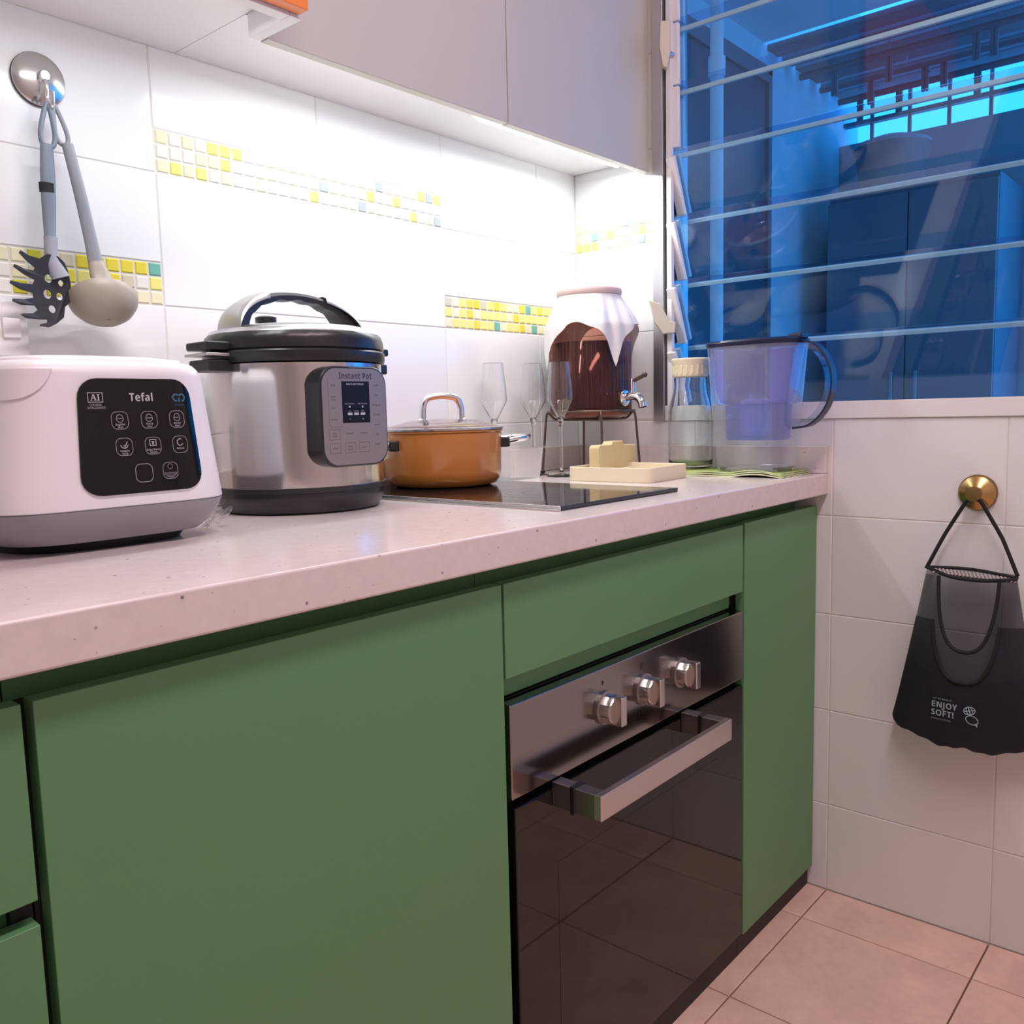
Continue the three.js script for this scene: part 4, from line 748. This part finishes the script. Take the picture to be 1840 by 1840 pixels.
// ================================================================ brass hook and mesh bag on the window wall
{
  const k = thing('brass_hook', 'round brass suction hook on the tiled wall below the window', 'hook', [-0.0003, 0.833, 0.873]);
  part(k, 'base_plate', latheC([[0, 0], [0.032, 0], [0.032, 0.004], [0.03, 0.007], [0, 0.007]], 56).rotateZ(Math.PI / 2), std([0.3, 0.19, 0.08], 0.35, { metalness: 1 }));
  part(k, 'cone', lathe([[0.03, 0.007], [0.0285, 0.010], [0.012, 0.017], [0.011, 0.022]], 64).rotateZ(Math.PI / 2), std([0.5, 0.33, 0.14], 0.24, { metalness: 1, anisotropy: 0.6 }));
  part(k, 'peg', latheC([[0, 0.02], [0.009, 0.02], [0.009, 0.03], [0.013, 0.031], [0.013, 0.035], [0, 0.036]], 40).rotateZ(Math.PI / 2), brass);

  const t = thing('mesh_bag', 'dark navy mesh hanging bag with scooped opening on the brass hook', 'bag', [0, 0.38, 0.873]);
  const mesh1 = new THREE.MeshPhysicalMaterial({ color: new THREE.Color().setRGB(0.022, 0.026, 0.042), roughness: 0.9, transparent: true, opacity: 0.56, side: THREE.DoubleSide });
  const mesh2 = mesh1.clone(); mesh2.opacity = 0.8; mesh2.color.setRGB(0.012, 0.014, 0.024);
  const tape = std([0.008, 0.008, 0.01], 0.8);
  const yTop = 0.318, half = y => 0.125 - 0.0535 * Math.max(0, (y - 0.035) / (yTop - 0.035)) ** 0.92 - 0.02 * Math.max(0, 1 - y / 0.035) ** 2;
  const bulge = (u, y) => Math.max(0, 1 - u * u) ** 0.6 * (0.012 + 0.022 * Math.sin(Math.min(1, Math.max(0, 1 - y / yTop)) * Math.PI * 0.62));
  const panelGeo = (top, off, sgn) => { const rows = [], N = 36, K = 40; for (let j = 0; j <= N; j++) { const row = []; for (let i = 0; i <= K; i++) { const u = i / K * 2 - 1, yb = 0.004 + 0.02 * Math.abs(u) ** 3 + 0.0025 * Math.sin(u * 9 + 1) + 0.0015 * Math.sin(u * 23), y = yb + (top(u) - yb) * j / N; row.push([-0.034 - sgn * bulge(u, y) * (sgn > 0 ? 1 : 0.3) - off, y, u * half(y)]); } rows.push(row); } return grid(rows); };
  const scoop = (yb, w, full) => u => { const z = Math.abs(u); return z < w ? yb + (full - yb) * (z / w) ** 2.7 : full; };
  const s1 = scoop(0.178, 0.66, yTop - 0.012), s2 = scoop(0.124, 0.62, 0.228);
  part(t, 'back_panel', panelGeo(() => yTop, 0, -1), mesh1);
  part(t, 'front_panel', panelGeo(s1, 0.001, 1), mesh1);
  part(t, 'pocket_panel', panelGeo(s2, 0.004, 1), mesh2);
  part(t, 'lower_lining', panelGeo(u => 0.12 + 0.03 * Math.abs(u), 0.0025, 1), mesh2);
  const edge = (fn, off, a, b, r) => { const pts = []; for (let i = 0; i <= 24; i++) { const u = a + (b - a) * i / 24, y = fn(u); pts.push([-0.034 - bulge(u, y) - off, y, u * half(y)]); } return tube(pts, r, 64, 8); };
  part(t, 'binding', edge(s1, 0.002, -0.66, 0.66, 0.0032), tape);
  part(t, 'binding', edge(s2, 0.005, -0.62, 0.62, 0.0032), tape);
  part(t, 'top_binding', tube([[-0.034, yTop, -0.073], [-0.044, yTop - 0.012, -0.03], [-0.045, yTop - 0.014, 0.02], [-0.038, yTop - 0.008, 0.074]], 0.0034, 40, 8), tape);
  part(t, 'top_binding', tube([[-0.034, yTop, -0.073], [-0.026, yTop + 0.001, 0], [-0.034, yTop - 0.006, 0.074]], 0.003, 40, 8), tape);
  // braided elastic between the bindings
  const twist = []; for (let i = 0; i < 22; i++) { const z = -0.064 + i * 0.0062; twist.push(rod([-0.032, yTop - 0.001 - i * 0.0003, z], [-0.042, yTop - 0.009 - i * 0.0002, z + 0.007], 0.0022, 6)); }
  part(t, 'braided_elastic', join(twist), std([0.42, 0.36, 0.36], 0.8));
  for (const s of [-1, 1]) part(t, 'strap', tube([[-0.029, 0.833 - 0.38 - 0.009, s * 0.002], [-0.029, 0.833 - 0.38 - 0.014, s * 0.012], [-0.026, yTop + 0.06, s * 0.046], [-0.034, yTop - 0.003, s * 0.0735]], 0.0034, 40, 8, false, 0.2), tape);
  const lt = canvasTex(512, 300, (x) => {
    x.clearRect(0, 0, 512, 300); x.fillStyle = '#9fb0bf'; x.font = '26px sans-serif'; x.fillText('LET US MAKE IT', 40, 50);
    x.font = 'bold 84px sans-serif'; x.fillText('ENJOY', 24, 132, 250); x.fillText('SOFT!', 24, 216, 250); x.font = '20px sans-serif'; x.fillText('EVERYDAY SHOPPING', 24, 258);
    x.strokeStyle = '#9fb0bf'; x.lineWidth = 8; x.beginPath(); x.ellipse(385, 110, 52, 40, -0.3, 0, 7); x.stroke(); for (let k = -1; k <= 1; k++) { x.beginPath(); x.ellipse(385, 110, Math.abs(k) * 26 + 2, 40, -0.3, 0, 7); x.stroke(); } x.beginPath(); x.moveTo(338, 122); x.lineTo(432, 96); x.stroke();
    x.beginPath(); x.ellipse(410, 200, 56, 42, 0.3, 0, 7); x.stroke(); x.beginPath(); x.moveTo(430, 236); x.lineTo(462, 268); x.lineTo(456, 224); x.fill();
  });
  const lg = new THREE.PlaneGeometry(0.09, 0.053, 16, 1), lp = lg.attributes.position;
  const flatPos = []; for (let i = 0; i < lp.count; i++) { const z = lp.getX(i) - 0.008, y = 0.07 + lp.getY(i) - lp.getX(i) * 0.0, u = z / half(y); flatPos.push(-0.034 - bulge(u, y) - 0.0062, y, z); }
  lg.setAttribute('position', new THREE.Float32BufferAttribute(flatPos, 3)); lg.computeVertexNormals();
  part(t, 'printed_label', lg, sheetPrint(lt, { roughness: 0.7, side: THREE.DoubleSide }));
}

scene.traverse(o => { if (o.isMesh) { o.castShadow = true; o.receiveShadow = true; } });
renderer.render(scene, camera);
